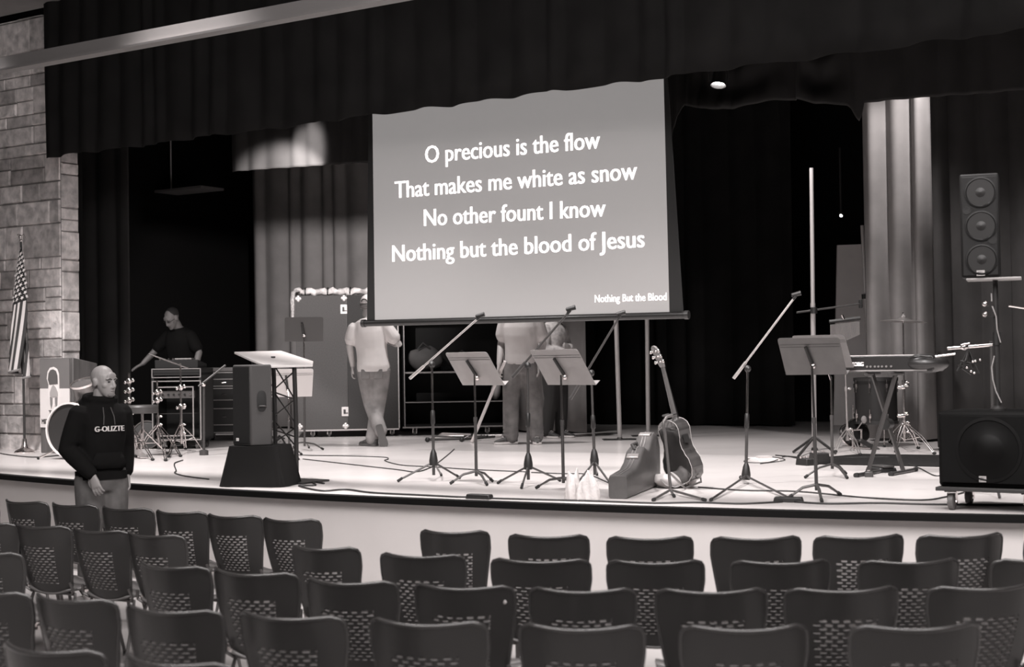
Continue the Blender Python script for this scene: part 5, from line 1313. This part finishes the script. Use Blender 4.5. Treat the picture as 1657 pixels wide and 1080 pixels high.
# --- man in the cap walking behind the screen, seen from behind
B = P(606, 722)
tee = mat('tee_pale', .60, .85, noise=.06, scale=6)
def cap_extra(r, MT, MH, gm, body):
    cm = mat('cap_pale', .62, .8, noise=.05)
    rings = []
    for i in range(9):
        a = PI/2*i/8; q = math.cos(a); rings.append([MH @ V3((.084*max(q, .03)*math.cos(2*PI*j/24), .018+.104*max(q, .03)*math.sin(2*PI*j/24), .028+.105*math.sin(a))) for j in range(24)])
    g = MB(); g.loft(rings); cp = g.build('cap', cm, body, smooth=70)
    g = MB(); g.loft([[MH @ V3((.08*math.cos(t), -.075-(.085 if k else 0)*math.sin(t), .032-(.02 if k else 0)*math.sin(t))) for t in [PI*j/14 for j in range(15)]] for k in (0, 1)], cap=False); g.build('peak', cm, cp, solid=.004)
    g = MB(); g.tube([MH @ V3((.034*math.cos(t), .118-.004*abs(math.cos(t)), .045+.03*math.sin(t))) for t in [PI*j/10 for j in range(11)]], .005, 6); g.build('strap_opening', mat('hair_dark', .02, .8), cp)
    g = MB(); g.ell((0, .05, .0), (.079, .072, .05), 16, 10, MH); g.build('hair', mat('hair_grey', .16, .8), body)
    for s in (1, -1):
        g = MB(); g.box((s*.075, .127, .835), (.10, .012, .11)); g.build('back_pocket', mat('denim', .1), r, bevel=.01)
person('man in a backwards cap, pale T-shirt and jeans walking away behind the screen', B, R(176), 1.80,
       dict(kneeL=(.05, -.07, .49), kneeR=(-.045, -.03, .48), ankleL=(-.095, .14, .185), ankleR=(.02, .02, .09), toeL=(-.25, -.05, -1), upL=(.15, -1, .1), toeR=(.75, -.55, 0),
            elbowL=(.275, .01, 1.16), elbowR=(-.30, -.02, 1.17), wristL=(.255, -.06, .93), wristR=(-.13, -.24, 1.22), handL=((.05, -.1, -1), (-1, 0, 0), .7), handR=((.6, -.2, .6), (0, -1, 0), .4), head=(-14, 0, -6), lean=1, side=6),
       dict(name='t_shirt', m=tee, inf=.030, hem=.86, sleeve=.72, fold=False), dict(m=denim_l, inf=.022, crumple=True), (shoe_g, sole_d), extra=cap_extra, see_face=False)
# --- man with the white pole below the screen
B = P(846, 719)
pm_, MTp, MHp = person('man in a pale T-shirt and jeans holding a white pole below the screen', B, R(-6), 1.84,
       dict(kneeL=(.135, -.02, .50), kneeR=(-.125, -.03, .50), ankleL=(.15, .02, .09), ankleR=(-.135, .0, .09), toeL=(.15, -.9, 0), toeR=(-.9, -.55, 0),
            elbowL=(.245, .03, 1.13), elbowR=(-.235, .05, 1.14), wristL=(.20, -.06, .91), wristR=(-.245, -.10, .90), handL=((0, -.15, -1), (-1, 0, 0), .4), handR=((-.05, -.35, -1), (.9, -.3, 0), .9), head=(0, 4, 0)),
       dict(name='t_shirt', m=mat('tee_grey', .52, .85, noise=.06, scale=6), inf=.036, hem=.90, sleeve=.7), dict(m=denim, inf=.03, crumple=True), (shoe_g, sole_w))
pp = P(763, 717); w0 = D(817, 585, B.y-.18)
o = thing('white_pole', 'long white pole held slanting by the man in the pale T-shirt', 'pole', pp)
g = MB(); d = (w0-pp); g.tube([d.normalized()*.016, d*.5, d], [.019, .019, .017], 12); g.build('tube', white_m, o)
g = MB(); g.cyl(d*.0, d*.02, .022, n=12); g.build('end_cap', mat('cap_grey', .5, .6), o)
# --- person behind him
B = P(899, 709)
plaid = mat('shirt_faded', .40, .85, noise=.35, scale=18)
person('person in a grey faded shirt and dark trousers standing behind the man with the pole', B, R(52), 1.74,
       dict(kneeL=(.09, -.04, .50), kneeR=(-.09, .0, .50), ankleL=(.09, -.02, .09), ankleR=(-.10, .06, .09), toeL=(.1, -.9, 0), toeR=(-.1, -.9, 0),
            elbowL=(.25, -.03, 1.12), elbowR=(-.26, -.02, 1.13), wristL=(.03, -.23, 1.16), wristR=(-.06, -.22, 1.10), handL=((-.9, -.1, .1), (0, 1, 0), .3), handR=((.9, -.1, .1), (0, 1, 0), .3), head=(0, 0, 0)),
       dict(name='shirt', m=plaid, inf=.03, hem=.88, sleeve=1.0), dict(m=mat('trousers_dark', .03, .9), inf=.022), (shoe_d, sole_w))
# ================================================================== CHAIRS
shell_m = mat('chair_plastic', .025, .36, spec=.45, bump=.03, bscale=200)
rod_m = mat('chair_rod', .12, .35, .6)
CT = .83
chair_edge = mat('chair_edge', .03, .24, spec=.7)
LIGHT_STRIPS = []
def back_mesh():
    PER, ROWS = .050, 14
    W0 = .225
    us = [-1.0, -.985, -.95, -.9, -.82]
    core = .62; k = 6; step = 2*core/k
    for i in range(k):
        for f in (0, .2, .3, .7, .8): us.append(-core+step*(i+f))
    us += [core, .82, .9, .95, .985, 1.0]
    vs_ = [0, .02, .05, .09, .13]; lo, hi = .17, .74; rh = (hi-lo)/ROWS
    for i in range(ROWS): vs_ += [lo+rh*i, lo+rh*(i+.50)]
    vs_ += [hi, .80, .86, .91, .95, .98, 1.0]
    ZB, ZT = .43, CT
    def hw(v):            # half width, waisted towards the seat, corners rounded
        w_ = .158+.067*min(1, v/.75)**.8
        rr_, H = .045, ZT-ZB; d = (1-v)*H
        if d < rr_: w_ -= rr_-math.sqrt(max(0, rr_**2-(rr_-d)**2))
        rb_ = .06; d = v*H
        if d < rb_: w_ -= rb_-math.sqrt(max(0, rb_**2-(rb_-d)**2))
        return w_
    def pt(u, v):
        x = u*hw(v); z = ZB+(ZT-ZB)*v
        y = -.19-.135*v-.012*math.sin(PI*v) + .085*(x/W0)**2*(.7+.4*v)
        return Vector((x, y, z + .014*(x/W0)**2*v - .008))
    nu, nv = len(us), len(vs_); verts = [pt(u, v) for v in vs_ for u in us]; faces = []; light_cells = []
    for j in range(nv-1):
        vm = (vs_[j]+vs_[j+1])/2
        for i in range(nu-1):
            um = (us[i]+us[i+1])/2; hole = False
            if lo < vm < hi and abs(um) < core:
                r_ = int((vm-lo)/rh); fr = (vm-lo)/rh-r_
                if fr < .50:
                    ph = ((um+core)/step) % 1.0
                    if r_ % 2 == 0: hole = .2 < ph < .8
                    else: hole = (ph > .7 or ph < .3) and abs(um) < core-step*.25
            if hole: light_cells.append((i, j))
            else: faces.append((j*nu+i, j*nu+i+1, (j+1)*nu+i+1, (j+1)*nu+i))
    g = MB(); g.add(verts, faces)
    o = g.build('backrest', [shell_m, chair_edge], None, smooth=50, solid=.009)
    lg_ = MB()                                        # added lip in every slot, carries the painted see-through light
    for i, j in light_cells:
        a, c = verts[j*nu+i], verts[j*nu+i+1]
        lg_.add([a+Vector((0, -.0045, -.001)), c+Vector((0, -.0045, -.001)), c+Vector((0, .001, .005)), a+Vector((0, .001, .005)), a+Vector((0, .004, -.001)), c+Vector((0, .004, -.001))],
                [(0, 1, 2, 3), (3, 2, 5, 4), (0, 3, 4), (1, 5, 2), (0, 4, 5, 1)])
    LIGHT_STRIPS.append(lg_)
    return o, pt
bko, bpt = back_mesh()
rim_pts = [bpt(-1, v) for v in [.12+.88*i/22 for i in range(23)]]+[bpt(-1+2*i/14, 1) for i in range(1, 14)]+[bpt(1, 1-.88*i/22) for i in range(23)]
ch0 = thing('stacking_chair', 'x', 'chair')
bko.parent = ch0
dg = bpy.context.evaluated_depsgraph_get()
def bake(o):
    bpy.context.view_layer.update(); dg = bpy.context.evaluated_depsgraph_get()
    me = bpy.data.meshes.new_from_object(o.evaluated_get(dg)); o.modifiers.clear(); o.data = me
bake(bko); bko.name = 'backrest'
lp = LIGHT_STRIPS[0].build('slot_light_strips', mat('slot_painted_light', .33, .4), bko, smooth=0)  # light seen through the slots is put into this grey
bko.data.shade_smooth(); bko.data.set_sharp_from_angle(angle=R(50))
g = MB(); g.tube(rim_pts, .0085, 8); rm = g.build('edge_bead', chair_edge, ch0, smooth=180)
# seat shell
rings = []
for (y, w_, z) in ((-.20, .16, .435), (-.15, .19, .44), (-.05, .205, .438), (.08, .21, .442), (.18, .208, .445), (.235, .19, .432), (.255, .16, .410)):
    rings.append([Vector((w_*x, y, z+.018*(x*x)-.012*(1-x*x))) for x in [-1+2*k/12 for k in range(13)]])
g = MB()
for a, c in zip(rings, rings[1:]): g.add(a+c, [(j, j+1, 13+j+1, 13+j) for j in range(12)])
bm_ = bmesh.new()
st_o = g.build('seat', mat('seat_grey', .11, .4), ch0, smooth=60, solid=.012); bake(st_o)
for sx in (-1, 1):
    for sy in (-1, 1):
        g = MB(); tp = Vector((sx*.17, sy*.13-.02, .425)); ft_ = Vector((sx*.195, sy*.235-.02, .012)); g.tube([tp-Vector((sx*.05, 0, -.002)), tp, tp*.9+ft_*.1+Vector((sx*.006, 0, 0)), ft_], .0095, 8); lg = g.build('leg', rod_m, ch0)
        g = MB(); g.cyl(ft_-Vector((0, 0, .012)), ft_+Vector((0, 0, .02)), .014, n=10); g.build('foot_cap', rubber, lg)
g = MB()
for y in (-.15, .11): g.tube([(-.17, y, .422), (.17, y, .422)], .009, 8)
g.build('under_frame', rod_m, ch0)
for s in (-1, 1):
    g = MB(); g.tube([(s*.165, -.17, .425), (s*.20, -.19, .45), (s*.188, -.205, .50)], .009, 8); g.build('back_bracket', rod_m, ch0)
    g = MB(); g.box((s*.212, -.10, .44), (.018, .05, .02)); g.tube([(s*.208, -.13, .45), (s*.222, -.13, .47), (s*.222, -.08, .47)], .006, 6); g.build('linking_clip', chrome, ch0)
def copy_tree(o, parent=None):
    c = o.copy(); C.objects.link(c)
    if parent is not None: c.parent = parent
    for k in children_of[o.name]: copy_tree(k, c)
    return c
children_of = {}
for o in list(C.objects): children_of.setdefault(o.name, [])
for o in list(C.objects):
    if o.parent: children_of[o.parent.name].append(o)
ROWS_ = {
 1: [(-72, 0, 806), (5, 80, 811), (84, 156, 816), (165, 246, 822), (252, 334, 828), (335, 422, 834), (425, 517, 840), (680, 790, 859), (823, 951, 866), (983, 1120, 869), (1152, 1295, 869), (1318, 1462, 867), (1482, 1627, 865), (1651, 1800, 864)],
 2: [(-62, 26, 846), (25, 112, 850), (118, 207, 857), (206, 297, 864), (472, 580, 885), (615, 750, 897), (790, 958, 905), (983, 1138, 907), (1184, 1342, 907), (1390, 1553, 906), (1597, 1765, 903)],
 3: [(-75, 34, 893), (227, 337, 914), (345, 480, 925), (495, 640, 939), (670, 830, 947), (856, 1027, 952), (1062, 1240, 953), (1272, 1453, 951), (1500, 1680, 947)],
 4: [(-70, 46, 955), (57, 185, 966), (203, 356, 984), (387, 555, 994), (598, 785, 1004), (840, 1040, 1011), (1102, 1305, 1012), (1378, 1585, 1010)],
 5: [(5, 165, 1046), (198, 372, 1066)]}
RN = {1: 'front row nearest the stage', 2: 'second row from the stage', 3: 'third row from the stage', 4: 'fourth row from the stage', 5: 'rearmost row at the bottom edge'}
ORD = ['first', 'second', 'third', 'fourth', 'fifth', 'sixth', 'seventh', 'eighth', 'ninth', 'tenth', 'eleventh', 'twelfth', 'thirteenth', 'fourteenth']
WT_ = .45
nch = 0
for rw, lst in ROWS_.items():
    for i, (xl_, xr_, yy) in enumerate(lst):
        xm_ = (xl_+xr_)/2; p = P(xm_, yy, CT); wpx = xr_-xl_
        best = None
        for dg_ in range(-62, 21):
            a = R(dg_); hx, hy = math.cos(a)*WT_/2, math.sin(a)*WT_/2
            w_ = FPX*((p.x+hx)/(p.y+hy)-(p.x-hx)/(p.y-hy))
            e = .5*abs(w_-wpx)+.8*abs(dg_-(-38+xm_*.031))
            if best is None or e < best[0]: best = (e, a, w_)
        a = best[1]; dirv = Vector((math.cos(a), math.sin(a), 0)); nv_ = Vector((-math.sin(a), math.cos(a), 0))
        root = p+nv_*(.325-.088); root.z = 0
        c = ch0 if nch == 0 else copy_tree(ch0)
        c.location = root; c.rotation_euler = (0, 0, a); c.scale = (min(1.03, max(.84, wpx/best[2])), 1, 1)
        c['label'] = 'black slotted-back chair, %s from the left in the %s' % (ORD[i], RN[rw])
        if rw == 3 and i == 4: c['label'] = 'black slotted-back chair with a pale spot on its upper corner, %s in the third row' % ORD[i]
        c['group'] = 'chairs in the '+RN[rw]; c['category'] = 'chair'; nch += 1
        if rw == 3 and i == 4: spot_chair = c
g = MB(); q = bpt(.84, .84); g.ell(q+Vector((0, -.006, 0)), (.009, .003, .009), 10, 6); g.build('pale_spot', mat('chalk_spot', .5, .8), spot_chair)
# small dark object on the floor between the chair blocks
B = P(600, 932, 0); o = thing('floor_bracket', 'small dark metal bracket lying on the hall floor between the chair blocks', 'bracket', B, .4)
g = MB(); g.box((0, 0, .012), (.16, .05, .016)); g.cyl((.07, 0, .01), (.07, 0, .07), .008); g.build('plate', black_metal, o)
# lamps
lamp('small bright stage light hanging in front of the swagged curtain', (1163, 131), 12.75, T(1163, 131, 12.75)+Vector((-.3, -.5, -2)), 60, .8, 30)
lamp('tiny stage light far upstage between the backdrop and the side curtain', (1361, 349), 18.5, st(-4.5, 12, 1.5), 0, .22, 6)
